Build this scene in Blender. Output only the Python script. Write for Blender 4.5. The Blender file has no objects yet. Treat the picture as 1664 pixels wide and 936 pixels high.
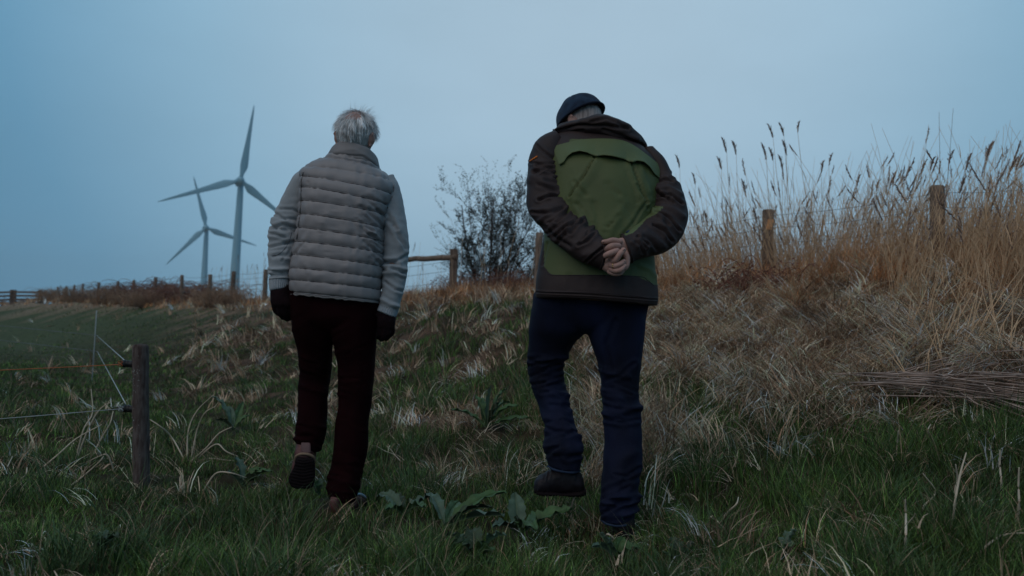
import bpy, bmesh, math, random
import numpy as np
from mathutils import Matrix, Vector, noise as mnoise
from mathutils.bvhtree import BVHTree

rnd = random.Random(7)
rng = np.random.default_rng(7)
sc = bpy.context.scene
col = sc.collection

# ------------------------------------------------------------------ camera
F = 1294.0                       # focal length in pixels of the 1664 wide frame
PITCH, ROLL = math.radians(3.4), math.radians(2.0)
CAM = np.array([0.0, 0.0, 0.80])
MC = Matrix.Rotation(math.pi / 2 + PITCH, 3, 'X') @ Matrix.Rotation(ROLL, 3, 'Z')
cd = bpy.data.cameras.new('camera')
cd.sensor_width = 36.0
cd.lens = 36.0 * F / 1664.0
cd.clip_start, cd.clip_end = 0.05, 9000
cd.dof.use_dof = True
cd.dof.focus_distance = 3.5
cd.dof.aperture_fstop = 2.8
cam = bpy.data.objects.new('camera', cd)
col.objects.link(cam)
cam.matrix_world = Matrix.Translation(Vector(CAM)) @ MC.to_4x4()
sc.camera = cam
AR = np.array(MC @ Vector((1, 0, 0)))
AU = np.array(MC @ Vector((0, 1, 0)))
AF = -np.array(MC @ Vector((0, 0, 1)))


def up(px, py, Y):
    """the place at distance Y that is seen at a pixel of the 1664x936 frame"""
    px, py, Y = np.asarray(px, float), np.asarray(py, float), np.asarray(Y, float)
    d = AF + AR * ((px - 832) / F)[..., None] + AU * ((468 - py) / F)[..., None]
    return CAM + d * (Y / d[..., 1])[..., None]


def proj(P):
    Q = np.asarray(P, float) - CAM
    z = Q @ AF
    return 832 + F * (Q @ AR) / z, 468 - F * (Q @ AU) / z


# ------------------------------------------------------------------ world and light
SUN_EL, SUN_AZ = math.radians(48), math.radians(-145)
world = bpy.data.worlds.new("World")
sc.world = world
world.use_nodes = True
wn, wl = world.node_tree.nodes, world.node_tree.links
wn.clear()
wout = wn.new('ShaderNodeOutputWorld')
sky = wn.new('ShaderNodeTexSky')
sky.sky_type = 'NISHITA'
sky.sun_disc = False
sky.sun_elevation = SUN_EL
sky.sun_rotation = SUN_AZ
bg1 = wn.new('ShaderNodeBackground')
bg1.inputs[1].default_value = 0.05
wl.new(sky.outputs[0], bg1.inputs[0])
# even overcast cloud deck, palest over the walk and bluer to either side
geo = wn.new('ShaderNodeTexCoord')
nrm = wn.new('ShaderNodeVectorMath'); nrm.operation = 'NORMALIZE'
wl.new(geo.outputs['Generated'], nrm.inputs[0])
dot = wn.new('ShaderNodeVectorMath'); dot.operation = 'DOT_PRODUCT'
wl.new(nrm.outputs[0], dot.inputs[0])
dv = Vector((0.09, 1.0, 0.42)).normalized()
dot.inputs[1].default_value = dv
ramp = wn.new('ShaderNodeValToRGB')
wl.new(dot.outputs['Value'], ramp.inputs[0])
e = ramp.color_ramp.elements
e[0].position, e[0].color = 0.0, (0.10, 0.24, 0.36, 1)
e[1].position, e[1].color = 1.0, (0.41, 0.57, 0.70, 1)
for p_, c_ in ((0.72, (0.095, 0.255, 0.405, 1)), (0.80, (0.14, 0.325, 0.49, 1)), (0.90, (0.275, 0.47, 0.625, 1)), (0.965, (0.375, 0.55, 0.69, 1))):
    q = e.new(p_); q.color = c_
nzn = wn.new('ShaderNodeTexNoise')
nzn.inputs['Scale'].default_value = 2.6
nzn.inputs['Detail'].default_value = 5
nzn.inputs['Roughness'].default_value = 0.5
mp = wn.new('ShaderNodeMapping'); mp.inputs['Scale'].default_value = (1, 1, 2.6)
wl.new(nrm.outputs[0], mp.inputs[0]); wl.new(mp.outputs[0], nzn.inputs[0])
mr = wn.new('ShaderNodeMapRange')
mr.inputs['From Min'].default_value, mr.inputs['From Max'].default_value = 0.3, 0.7
mr.inputs['To Min'].default_value, mr.inputs['To Max'].default_value = 0.95, 1.045
wl.new(nzn.outputs['Fac'], mr.inputs['Value'])
bg2 = wn.new('ShaderNodeBackground')
wl.new(ramp.outputs[0], bg2.inputs[0]); wl.new(mr.outputs[0], bg2.inputs[1])
mix = wn.new('ShaderNodeMixShader')
mix.inputs[0].default_value = 0.96
wl.new(bg1.outputs[0], mix.inputs[1]); wl.new(bg2.outputs[0], mix.inputs[2])
wl.new(mix.outputs[0], wout.inputs[0])

sd = bpy.data.lights.new('sun', 'SUN')
sd.energy = 0.75
sd.angle = math.radians(70)
sd.color = (1.0, 0.80, 0.64)
sun = bpy.data.objects.new('sun', sd)
col.objects.link(sun)
sunv = Vector((math.sin(SUN_AZ) * math.cos(SUN_EL), math.cos(SUN_AZ) * math.cos(SUN_EL), math.sin(SUN_EL)))
sun.rotation_euler = sunv.to_track_quat('Z', 'Y').to_euler()
sc.view_settings.view_transform = 'Standard'
sc.view_settings.look = 'None'
sc.view_settings.exposure = 0
sc.view_settings.gamma = 1


# ------------------------------------------------------------------ helpers
def mat(name, c, rough=0.8, spec=0.25, var=0.25, vscale=6.0, bump=0.0, bscale=60.0, c2=None, attr=None, stretch=None, sheen=0.0, metal=0.0, wave=None):
    m = bpy.data.materials.new(name)
    m.use_nodes = True
    n, l = m.node_tree.nodes, m.node_tree.links
    b = n['Principled BSDF']
    b.inputs['Roughness'].default_value = rough
    b.inputs['Specular IOR Level'].default_value = spec
    b.inputs['Metallic'].default_value = metal
    if sheen:
        b.inputs['Sheen Weight'].default_value = sheen
        b.inputs['Sheen Roughness'].default_value = 0.6
    tc = n.new('ShaderNodeTexCoord')
    mpp = n.new('ShaderNodeMapping')
    if stretch:
        mpp.inputs['Scale'].default_value = stretch
    l.new(tc.outputs['Object'], mpp.inputs[0])
    nt = n.new('ShaderNodeTexNoise')
    nt.inputs['Scale'].default_value = vscale
    nt.inputs['Detail'].default_value = 6
    l.new(mpp.outputs[0], nt.inputs[0])
    rp = n.new('ShaderNodeValToRGB')
    rp.color_ramp.elements[0].position, rp.color_ramp.elements[1].position = 0.3, 0.7
    ca = tuple(x * (1 - var) for x in c)
    cb = c2 if c2 else tuple(min(1, x * (1 + var)) for x in c)
    if attr:
        ca, cb = (1 - var,) * 3, (1 + var,) * 3
    rp.color_ramp.elements[0].color = (*ca, 1)
    rp.color_ramp.elements[1].color = (*cb, 1)
    l.new(nt.outputs['Fac'], rp.inputs[0])
    if attr:
        an = n.new('ShaderNodeAttribute'); an.attribute_name = attr
        mx = n.new('ShaderNodeVectorMath'); mx.operation = 'MULTIPLY'
        l.new(an.outputs['Color'], mx.inputs[0]); l.new(rp.outputs[0], mx.inputs[1])
        l.new(mx.outputs[0], b.inputs['Base Color'])
    else:
        l.new(rp.outputs[0], b.inputs['Base Color'])
    if bump or wave:
        bp = n.new('ShaderNodeBump')
        bp.inputs['Distance'].default_value = 0.004
        if wave:
            t2 = n.new('ShaderNodeTexWave')
            t2.inputs['Scale'].default_value = wave[0]
            t2.inputs['Distortion'].default_value = wave[1]
            t2.bands_direction = wave[2]
            bp.inputs['Strength'].default_value = wave[3]
            l.new(tc.outputs['Object'], t2.inputs[0])
            l.new(t2.outputs['Fac'], bp.inputs['Height'])
        else:
            t2 = n.new('ShaderNodeTexNoise')
            t2.inputs['Scale'].default_value = bscale
            t2.inputs['Detail'].default_value = 4
            bp.inputs['Strength'].default_value = bump
            l.new(mpp.outputs[0], t2.inputs[0])
            l.new(t2.outputs['Fac'], bp.inputs['Height'])
        l.new(bp.outputs[0], b.inputs['Normal'])
    return m


def mesh_np(name, V, faces, m=None, parent=None, smooth=True, colr=None, mats=None, mi=None):
    """faces: (n,3) or (n,4) array or a list of arrays / tuples"""
    me = bpy.data.meshes.new(name)
    V = np.asarray(V, np.float32)
    if isinstance(faces, np.ndarray):
        faces = [faces]
    if faces and isinstance(faces[0], np.ndarray):
        loops = np.concatenate([f.ravel() for f in faces]).astype(np.int32)
        tot = np.concatenate([np.full(len(f), f.shape[1], np.int32) for f in faces])
        st = np.concatenate([[0], np.cumsum(tot)[:-1]]).astype(np.int32)
        me.vertices.add(len(V)); me.vertices.foreach_set('co', V.ravel())
        me.loops.add(len(loops)); me.loops.foreach_set('vertex_index', loops)
        me.polygons.add(len(tot)); me.polygons.foreach_set('loop_start', st)
        me.update(calc_edges=True)
    else:
        me.from_pydata([tuple(map(float, v)) for v in V], [], faces)
        me.update()
    me.polygons.foreach_set('use_smooth', np.full(len(me.polygons), smooth))
    if colr is not None:
        a = me.color_attributes.new('Col', 'FLOAT_COLOR', 'POINT')
        c4 = np.ones((len(V), 4), np.float32); c4[:, :3] = colr
        a.data.foreach_set('color', c4.ravel())
    if mats:
        for k in mats:
            me.materials.append(k)
        if mi is not None:
            me.polygons.foreach_set('material_index', np.asarray(mi, np.int32))
    elif m:
        me.materials.append(m)
    o = bpy.data.objects.new(name, me)
    col.objects.link(o)
    if parent:
        o.parent = parent
        o.matrix_parent_inverse = parent.matrix_world.inverted()
    return o


def empty(name, loc, label, cat, group=None):
    o = bpy.data.objects.new(name, None)
    o.empty_display_size = 0.1
    o.location = tuple(map(float, loc))
    o.matrix_world = Matrix.Translation(o.location)
    col.objects.link(o)
    tag(o, label, cat, group)
    return o


def tag(o, label=None, cat=None, group=None, kind=None):
    if label: o['label'] = label
    if cat: o['category'] = cat
    if group: o['group'] = group
    if kind: o['kind'] = kind
    return o


def cr(K, n):
    """Catmull-Rom resample of rows K, n steps per span"""
    K = np.asarray(K, float)
    P = np.vstack([2 * K[0] - K[1], K, 2 * K[-1] - K[-2]])
    out = []
    for i in range(1, len(P) - 2):
        for t in np.linspace(0, 1, n, endpoint=False):
            a, b, c, d = P[i - 1], P[i], P[i + 1], P[i + 2]
            out.append(0.5 * (2 * b + (c - a) * t + (2 * a - 5 * b + 4 * c - d) * t * t + (3 * b - a - 3 * c + d) * t ** 3))
    out.append(K[-1])
    return np.array(out)


def grid_faces(nv, nu, closed=True):
    i = np.arange(nv - 1)[:, None]
    j = np.arange(nu if closed else nu - 1)[None, :]
    j2 = (j + 1) % nu
    return np.stack([i * nu + j, i * nu + j2, (i + 1) * nu + j2, (i + 1) * nu + j], -1).reshape(-1, 4)


def normals(G):
    du = np.roll(G, -1, 1) - np.roll(G, 1, 1)
    dvv = np.gradient(G, axis=0)
    n = np.cross(du, dvv)
    n /= np.linalg.norm(n, axis=-1, keepdims=True) + 1e-12
    c = G.mean(1, keepdims=True)
    if ((G - c) * n).sum() < 0:
        n = -n
    return n


def loft(R, nsub=8, nu=48, disp=None, round_caps=True):
    """R rows: Lx,Ly,Rx,Ry,Y,b[,dz,exponent] -- rings across a traced width, b metres half depth. returns verts, faces, grid"""
    R = [list(r) + [0.0, 2.3][len(r) - 6:] if len(r) < 8 else list(r) for r in R]
    Q = cr(R, nsub)
    L = up(Q[:, 0], Q[:, 1], Q[:, 4]); Rr = up(Q[:, 2], Q[:, 3], Q[:, 4])
    C = (L + Rr) / 2
    sx = (Rr - L) / 2
    a = np.linalg.norm(sx, axis=1); s = sx / (a[:, None] + 1e-9)
    d = np.tile([0.0, 1.0, 0.0], (len(Q), 1)); d[:, 2] = Q[:, 6]
    d -= (d * s).sum(1)[:, None] * s
    d /= np.linalg.norm(d, axis=1)[:, None]
    th = np.linspace(0, 2 * np.pi, nu, endpoint=False)
    ex = (2 / Q[:, 7])[:, None]
    ct = np.sign(np.cos(th)) * np.abs(np.cos(th)) ** ex
    st = np.sign(np.sin(th)) * np.abs(np.sin(th)) ** ex
    G = C[:, None] + (a[:, None] * ct)[..., None] * s[:, None] + (Q[:, 5][:, None] * st)[..., None] * d[:, None]
    if disp is not None:
        for k in range(1):
            N = normals(G)
            G = G + N * disp(G, N)[..., None]
    nv = len(G)
    V = G.reshape(-1, 3)
    F4 = grid_faces(nv, nu)
    V = np.vstack([V, G[0].mean(0), G[-1].mean(0)])
    j = np.arange(nu); j2 = (j + 1) % nu
    t1 = np.stack([j2, j, np.full(nu, nv * nu)], -1)
    t2 = np.stack([(nv - 1) * nu + j, (nv - 1) * nu + j2, np.full(nu, nv * nu + 1)], -1)
    return V, [F4, t1, t2], G


def tube(P, r, nu=10, nsub=4, flat=1.0, capround=True, up_=(0, 0, 1)):
    """round tube along points P with radii r -> verts, faces"""
    P = np.asarray(P, float)
    r = np.full(len(P), r) if np.isscalar(r) else np.asarray(r, float)
    Q = cr(np.c_[P, r], nsub) if len(P) > 2 or nsub > 1 else np.c_[P, r]
    C, rr = Q[:, :3], np.maximum(Q[:, 3], 1e-5)
    T = np.gradient(C, axis=0)
    T /= np.linalg.norm(T, axis=1)[:, None] + 1e-12
    if capround:
        C = np.vstack([C[0] - T[0] * rr[0] * .6, C[0] - T[0] * rr[0] * .35, C, C[-1] + T[-1] * rr[-1] * .35, C[-1] + T[-1] * rr[-1] * .6])
        rr = np.r_[rr[0] * .45, rr[0] * .8, rr, rr[-1] * .8, rr[-1] * .45]
        T = np.vstack([T[0], T[0], T, T[-1], T[-1]])
    u_ = np.array(up_, float)
    A = np.cross(T, u_); ln = np.linalg.norm(A, axis=1)
    A[ln < .15] = np.cross(T[ln < .15], [0, 1, 0.01])
    A /= np.linalg.norm(A, axis=1)[:, None]
    B = np.cross(T, A)
    th = np.linspace(0, 2 * np.pi, nu, endpoint=False)
    G = C[:, None] + rr[:, None, None] * (np.cos(th)[None, :, None] * A[:, None] + flat * np.sin(th)[None, :, None] * B[:, None])
    nv = len(G)
    V = np.vstack([G.reshape(-1, 3), C[0], C[-1]])
    j = np.arange(nu); j2 = (j + 1) % nu
    return V, [grid_faces(nv, nu), np.stack([j2, j, np.full(nu, nv * nu)], -1),
               np.stack([(nv - 1) * nu + j, (nv - 1) * nu + j2, np.full(nu, nv * nu + 1)], -1)]


def merge(parts):
    Vs, q, t, off = [], [], [], 0
    for V, Fs in parts:
        Vs.append(V)
        for f in (Fs if isinstance(Fs, list) else [Fs]):
            (q if f.shape[1] == 4 else t).append(f + off)
        off += len(V)
    out = []
    if q: out.append(np.vstack(q))
    if t: out.append(np.vstack(t))
    return np.vstack(Vs), out


def box(c, h, R=None):
    c, h = np.array(c, float), np.array(h, float)
    V = np.array([[x, y, z] for x in (-1, 1) for y in (-1, 1) for z in (-1, 1)]) * h
    if R is not None: V = V @ np.array(R).T
    Fq = np.array([[0, 1, 3, 2], [4, 6, 7, 5], [0, 4, 5, 1], [2, 3, 7, 6], [0, 2, 6, 4], [1, 5, 7, 3]])
    return V + c, [Fq]


def fuse(parts, voxel, smooth=4):
    """union of closed shapes as one continuous skin -> verts, faces"""
    V, Fs = merge(parts)
    o = mesh_np('fuse_tmp', V, Fs)
    md = o.modifiers.new('r', 'REMESH'); md.mode = 'VOXEL'; md.voxel_size = voxel
    if smooth:
        s_ = o.modifiers.new('s', 'SMOOTH'); s_.iterations = smooth; s_.factor = 0.5
    dg = bpy.context.evaluated_depsgraph_get()
    me = o.evaluated_get(dg).to_mesh()
    n = len(me.vertices)
    Vo = np.empty(n * 3, np.float32); me.vertices.foreach_get('co', Vo)
    nl = len(me.loops)
    li = np.empty(nl, np.int32); me.loops.foreach_get('vertex_index', li)
    lt = np.empty(len(me.polygons), np.int32); me.polygons.foreach_get('loop_total', lt)
    ls = np.empty(len(me.polygons), np.int32); me.polygons.foreach_get('loop_start', ls)
    Fo = []
    for k in (4, 3):
        m_ = lt == k
        if m_.any(): Fo.append(li[ls[m_][:, None] + np.arange(k)])
    o.evaluated_get(dg).to_mesh_clear()
    me0 = o.data
    bpy.data.objects.remove(o); bpy.data.meshes.remove(me0)
    return Vo.reshape(-1, 3).astype(float), Fo


def fnoise(P, f, seed=0, octv=3):
    """smooth cheap noise from sums of sines, about -1..1"""
    r = np.random.default_rng(seed)
    out = 0; amp = 1; tot = 0
    for o_ in range(octv):
        for k in range(5):
            d = r.normal(size=P.shape[-1]); d /= np.linalg.norm(d)
            w = f * (0.7 + 0.7 * r.random())
            out = out + amp * np.sin(P @ d * w * 6.283 + r.random() * 6.283) * .5
        tot += amp
        amp *= .5; f *= 2.1
    return out / tot


def seg_dist(X, Y, poly):
    best = None
    bt = None
    for (x1, y1), (x2, y2) in zip(poly[:-1], poly[1:]):
        dx, dy = x2 - x1, y2 - y1
        L2 = dx * dx + dy * dy + 1e-9
        t = np.clip(((X - x1) * dx + (Y - y1) * dy) / L2, 0, 1)
        d = np.hypot(X - x1 - t * dx, Y - y1 - t * dy)
        best = d if best is None else np.minimum(best, d)
    return best


def folds(G, N, fl, back=0.3):
    """cloth folds: each (polyline, width, amp): ridge for amp>0, crease for amp<0; on the near side, and fading round to the far side"""
    X, Y = proj(G)
    out = np.zeros(X.shape)
    near = np.clip(.5 - N[..., 1] * 1.2, back * .3, 1)
    for poly, w, amp in fl:
        d = seg_dist(X, Y, poly)
        if amp < 0:                                   # crease: sharp valley with soft shoulders
            out += amp * (np.exp(-(d / (w * .45)) ** 2) - .45 * np.exp(-((d - w * 1.1) / (w * .7)) ** 2))
        else:
            out += amp * np.exp(-(d / w) ** 2)
    return out * near


def creases(region, n, ang, length, w, amp, seed, jit=14):
    """random short creases in a pixel box with a main angle (degrees, image sense)"""
    r = random.Random(seed)
    x0, y0, x1, y1 = region
    out = []
    for _ in range(n):
        cx, cy = r.uniform(x0, x1), r.uniform(y0, y1)
        a = math.radians(ang + r.uniform(-jit, jit)); L = length * r.uniform(.5, 1.3) / 2
        b = r.uniform(-.25, .25) * L
        p = [(cx - L * math.cos(a), cy - L * math.sin(a)), (cx - b * math.sin(a), cy + b * math.cos(a)), (cx + L * math.cos(a), cy + L * math.sin(a))]
        out.append((p, w * r.uniform(.7, 1.3), amp * r.uniform(.4, 1.2) * (1 if r.random() < .35 else -1)))
    return out


# ------------------------------------------------------------------ the dike
def sstep(a, b, x):
    t = np.clip((x - a) / (b - a), 0, 1)
    return t * t * (3 - 2 * t)


def S(x, y):                      # metres down the near slope from the fence line along the crest
    return (x - 3.72) * (-.798) + (y - 7) * (-.6025)


def H(x, y):
    x, y = np.asarray(x, float), np.asarray(y, float)
    s = S(x, y)
    zc = 1.35 + .75 * sstep(15, 60, y)
    z = zc * sstep(5.3, -.2, s)
    z = np.where(s < -1.2, zc - (zc + 1.0) * sstep(-1.2, -7, s), z)
    P = np.stack([x, y], -1)
    near = 1 / (1 + (np.hypot(x, y) / 30) ** 2)
    z = z + .020 * fnoise(P, 2.4, 6, 2) * near * sstep(14, 8, y)
    z = z + .055 * fnoise(P, 1.15, 16, 2) * near * sstep(.4, 1.2, x) * sstep(3.3, 2.5, s) * sstep(-.2, .6, s)
    z = z + .028 * fnoise(P, .8, 3, 3) * near + .05 * fnoise(P, .22, 5, 2) * near * sstep(6, 3, s)
    return z


def ground_at(px, py):
    d = AF + AR * (px - 832) / F + AU * (468 - py) / F
    d = d / d[1]
    t = np.linspace(1.5, 60, 4000)
    P = CAM + d * t[:, None]
    k = np.argmax(P[:, 2] < H(P[:, 0], P[:, 1]))
    return np.array([P[k, 0], P[k, 1], float(H(P[k, 0], P[k, 1]))])
# ------------------------------------------------------------------ ground sheet
def axis(lo, hi, step, far):
    a = list(np.arange(lo, hi + 1e-6, step))
    g, x = step, hi
    while x < far: g *= 1.22; x += g; a.append(x)
    g, x = step, lo
    while x > -far: g *= 1.22; x -= g; a.insert(0, x)
    return np.array(a)


gx, gy = axis(-13, 9, .11, 3500), axis(-3, 17, .11, 3500)
GX, GY = np.meshgrid(gx, gy)
GZ = H(GX, GY)
nfy, nfx = GX.shape


def dryness(x, y):
    s = S(x, y); P = np.stack([x, y], -1)
    n1 = fnoise(P, .55, 11, 3); n2 = fnoise(P, .9, 12, 3)
    wx = sstep(.1, .9, x - .04 * y)
    right = sstep(3.55, 2.7, s + .35 * n1) * wx * (1 - .8 * sstep(.30, .55, n2 + .4 * fnoise(P, 2.2, 17, 2)))
    n3 = fnoise(P, 2.3, 14, 2)
    patch = sstep(.19, .36, n2 + .25 * n3 + .06 + .22 * sstep(3, 1.2, s)) * sstep(5.4, 4.2, s + .4 * n1) * .97
    patch = patch * np.maximum(sstep(-.47, -.37, x / np.maximum(y, 1)), sstep(2.0, 1.0, s)); patch = np.where(y < 1, 0, patch) * (1 - sstep(.5, 1.2, x) * sstep(2.9, 3.5, s))
    crest = sstep(1.15, .55, s + .35 * n1)
    litter = .08 + .26 * sstep(.2, .7, fnoise(P, 1.3, 13, 3)) * sstep(-2.2, -.5, x) * (1 - .6 * sstep(.3, 1.2, x))
    return np.clip(np.maximum.reduce([right, patch, crest, litter]), 0, 1)


dry = dryness(GX, GY)
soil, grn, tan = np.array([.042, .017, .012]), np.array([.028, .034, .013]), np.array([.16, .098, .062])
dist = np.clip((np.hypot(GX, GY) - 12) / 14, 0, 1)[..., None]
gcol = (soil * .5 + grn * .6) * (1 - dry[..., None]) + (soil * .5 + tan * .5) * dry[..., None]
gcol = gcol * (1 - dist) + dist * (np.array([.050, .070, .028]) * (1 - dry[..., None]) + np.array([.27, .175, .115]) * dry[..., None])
ground_m = mat('meadow_soil', (1, 1, 1), .95, .1, .45, 9, .8, 30, attr='Col')
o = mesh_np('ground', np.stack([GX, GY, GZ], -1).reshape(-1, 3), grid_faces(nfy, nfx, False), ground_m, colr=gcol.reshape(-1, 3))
tag(o, 'dark grassy ground rising to the dike crest', kind='structure')

# ------------------------------------------------------------------ grass: real blades
blade_m = mat('grass_blade', (1, 1, 1), .65, .3, .15, 3, attr='Col')
straw_m = mat('straw_blade', (1, 1, 1), .75, .25, .2, 3, attr='Col')


def blades(base, az, length, width, lean, curl, nseg, colr, jag=0.0):
    """base Nx3, az heading, lean start angle from vertical, curl added bend over the blade"""
    N = len(base)
    k = np.arange(nseg + 1)
    ang = lean[:, None] + curl[:, None] * (k[None, :] / nseg) ** 1.3
    if jag:
        ang = ang + jag * rng.normal(size=ang.shape)
    azk = az[:, None] + (jag * .8 * rng.normal(size=ang.shape).cumsum(1) if jag else 0)
    st = (length / nseg)[:, None]
    dx = np.sin(ang) * np.cos(azk) * st; dy = np.sin(ang) * np.sin(azk) * st; dz = np.cos(ang) * st
    c = np.stack([dx, dy, dz], -1)[:, :-1].cumsum(1)
    C = np.concatenate([np.zeros((N, 1, 3)), c], 1) + base[:, None]
    tw = az + rng.normal(size=N) * .9 + math.pi / 2
    sd_ = np.stack([np.cos(tw), np.sin(tw), 0 * tw], -1)
    w = width[:, None] * (1 - (k[None, :] / nseg) ** 1.6) * .5
    A = C - sd_[:, None] * w[..., None]; B = C + sd_[:, None] * w[..., None]
    nv = 2 * nseg + 1
    V = np.empty((N, nv, 3))
    V[:, 0:2 * nseg:2] = A[:, :-1]; V[:, 1:2 * nseg:2] = B[:, :-1]; V[:, -1] = C[:, -1]
    off = (np.arange(N) * nv)[:, None]
    q = [np.stack([off[:, 0] + 2 * i, off[:, 0] + 2 * i + 1, off[:, 0] + 2 * i + 3, off[:, 0] + 2 * i + 2], -1) for i in range(nseg - 1)]
    t = np.stack([off[:, 0] + 2 * nseg - 2, off[:, 0] + 2 * nseg - 1, off[:, 0] + 2 * nseg], -1)
    Fs = ([np.vstack(q)] if q else []) + [t]
    cc = np.repeat(colr, nv, 0)
    return V.reshape(-1, 3), Fs, cc


def bladeobj(name, lst, m, label):
    V, Fs = merge([(a, b) for a, b, c in lst])
    o = mesh_np(name, V, Fs, m, colr=np.vstack([c for a, b, c in lst]), smooth=False)
    tag(o, label, kind='stuff')
    return o


def fan(n, d0, d1, p=1.0, x0=-220, x1=1900):
    u = rng.random(n)
    if p == 1: y = d0 * (d1 / d0) ** u
    else: y = (d0 ** (1 - p) + u * (d1 ** (1 - p) - d0 ** (1 - p))) ** (1 / (1 - p))
    x = (rng.uniform(x0, x1, n) - 832) / F * y
    return x, y


def clump(x, y, k, sp):
    xx = np.repeat(x, k) + rng.normal(size=len(x) * k) * sp
    yy = np.repeat(y, k) + rng.normal(size=len(x) * k) * sp
    return xx, yy


def hue(n, a, b, v=.25):
    t = rng.random((n, 1))
    return (np.array(a) * (1 - t) + np.array(b) * t) * (1 + v * rng.normal(size=(n, 1))).clip(.3, 2)


def setz(x, y, dz=-.01):
    return np.stack([x, y, H(x, y) + dz], -1)


DOCKS = [  # base pixel, label, [(tip px, tip py, dY, width m, material)]
    ((790, 702), 'clump of upright dock leaves growing between the two walkers', [(797, 636, .0, .045, 1), (772, 650, .1, .05, 0), (782, 655, .15, .035, 0), (815, 655, .0, .05, 2), (842, 668, -.1, .05, 0), (860, 692, -.15, .05, 0), (732, 674, .1, .035, 0), (828, 662, .2, .045, 0), (822, 640, .1, .03, 0)]),
    ((722, 868), 'low dock plant with one long raised leaf at the bottom', [(822, 812, .15, .055, 0), (745, 842, .3, .05, 0), (800, 838, .05, .05, 2), (818, 882, -.15, .065, 1), (690, 846, .2, .05, 1)]),
    ((842, 882), 'dock plant with blue-green leaf standing left of the lifted boot', [(836, 815, .1, .07, 1), (850, 905, -.2, .06, 2), (930, 842, -.05, .065, 0), (800, 880, -.1, .06, 1), (870, 905, -.25, .07, 0)]),
    ((772, 922), 'broad flat dock leaves lowest in front of the walkers', [(820, 905, 0, .055, 1), (738, 918, -.05, .05, 2), (800, 934, -.1, .06, 0), (765, 878, .15, .06, 2), (722, 900, .1, .05, 1)]),
    ((655, 850), 'dock plant by the foot of the walker in the padded vest', [(612, 832, .1, .05, 1), (695, 835, .1, .05, 1), (640, 816, .2, .045, 2), (690, 865, -.1, .055, 0), (625, 868, -.1, .05, 0)]),
    ((378, 706), 'dark dock plant in the grass right of the fence post', [(345, 652, .1, .05, 1), (405, 682, .05, .06, 0), (350, 690, -.05, .06, 2), (395, 660, .15, .05, 0), (372, 668, .1, .05, 1)]),
    ((395, 800), 'flat dock plant among bleached stems left of the raised shoe', [(425, 782, .05, .05, 0), (368, 806, -.05, .05, 1), (420, 815, -.1, .05, 2), (380, 782, .1, .05, 1), (440, 800, .0, .045, 0)]),
    ((518, 815), 'small dock plant between the shoes of the walker in the vest', [(498, 796, .05, .03, 1), (520, 800, .05, .03, 1), (505, 810, .0, .035, 0)]),
    ((1000, 925), 'dock plant with upright leaves under the standing boot', [(975, 892, .05, .06, 1), (962, 915, -.05, .06, 1), (1040, 908, -.05, .06, 0), (1012, 900, .05, .04, 0)]),
    ((1105, 930), 'dock plant right of the standing boot at the bottom', [(1090, 900, .05, .06, 1), (1125, 905, 0, .05, 1), (1080, 925, -.1, .06, 0)]),
    ((1270, 925), 'lone dock plant in the tall grass at the bottom right', [(1292, 898, .05, .05, 1), (1252, 912, 0, .05, 0), (1290, 925, -.05, .06, 0)]),
    ((160, 918), 'small dock plant in the grass at the bottom left', [(172, 896, .05, .05, 1), (150, 905, 0, .04, 0), (190, 920, -.05, .05, 2)]),
]
PEOPLE_FEET = [(-.76, 3.42), (-.66, 3.42), (-.66, 3.52), (.43, 3.04)]


def keep_clear(x, y, r=.1):
    k = np.ones(len(x), bool)
    for a, b in PEOPLE_FEET:
        k &= np.hypot(x - a, y - b) > r + .05
    a_, c_ = ground_at(1450, 652), ground_at(1720, 670)
    t_ = np.clip(((x - a_[0]) * (c_[0] - a_[0]) + (y - a_[1]) * (c_[1] - a_[1])) / ((c_[0] - a_[0]) ** 2 + (c_[1] - a_[1]) ** 2), 0, 1)
    k &= (np.hypot(x - a_[0] - t_ * (c_[0] - a_[0]), y - a_[1] - t_ * (c_[1] - a_[1])) > .05 + .14 * t_) | (rng.random(len(x)) < .2)
    for b_, lab_, lv_ in DOCKS:
        if not hasattr(keep_clear, 'd'): keep_clear.d = {}
        if b_ not in keep_clear.d:
            g_ = ground_at(*b_); q_ = [g_] + [g_ * (1 - f_) + np.array(up(l[0], l[1], g_[1] + l[2])) * f_ for l in lv_ for f_ in (.5, 1)]
            keep_clear.d[b_] = q_
        for q_ in keep_clear.d[b_]:
            k &= (np.hypot(x - q_[0], y - q_[1] + .06) > .07) | (rng.random(len(x)) < .4)
    return k


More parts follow.
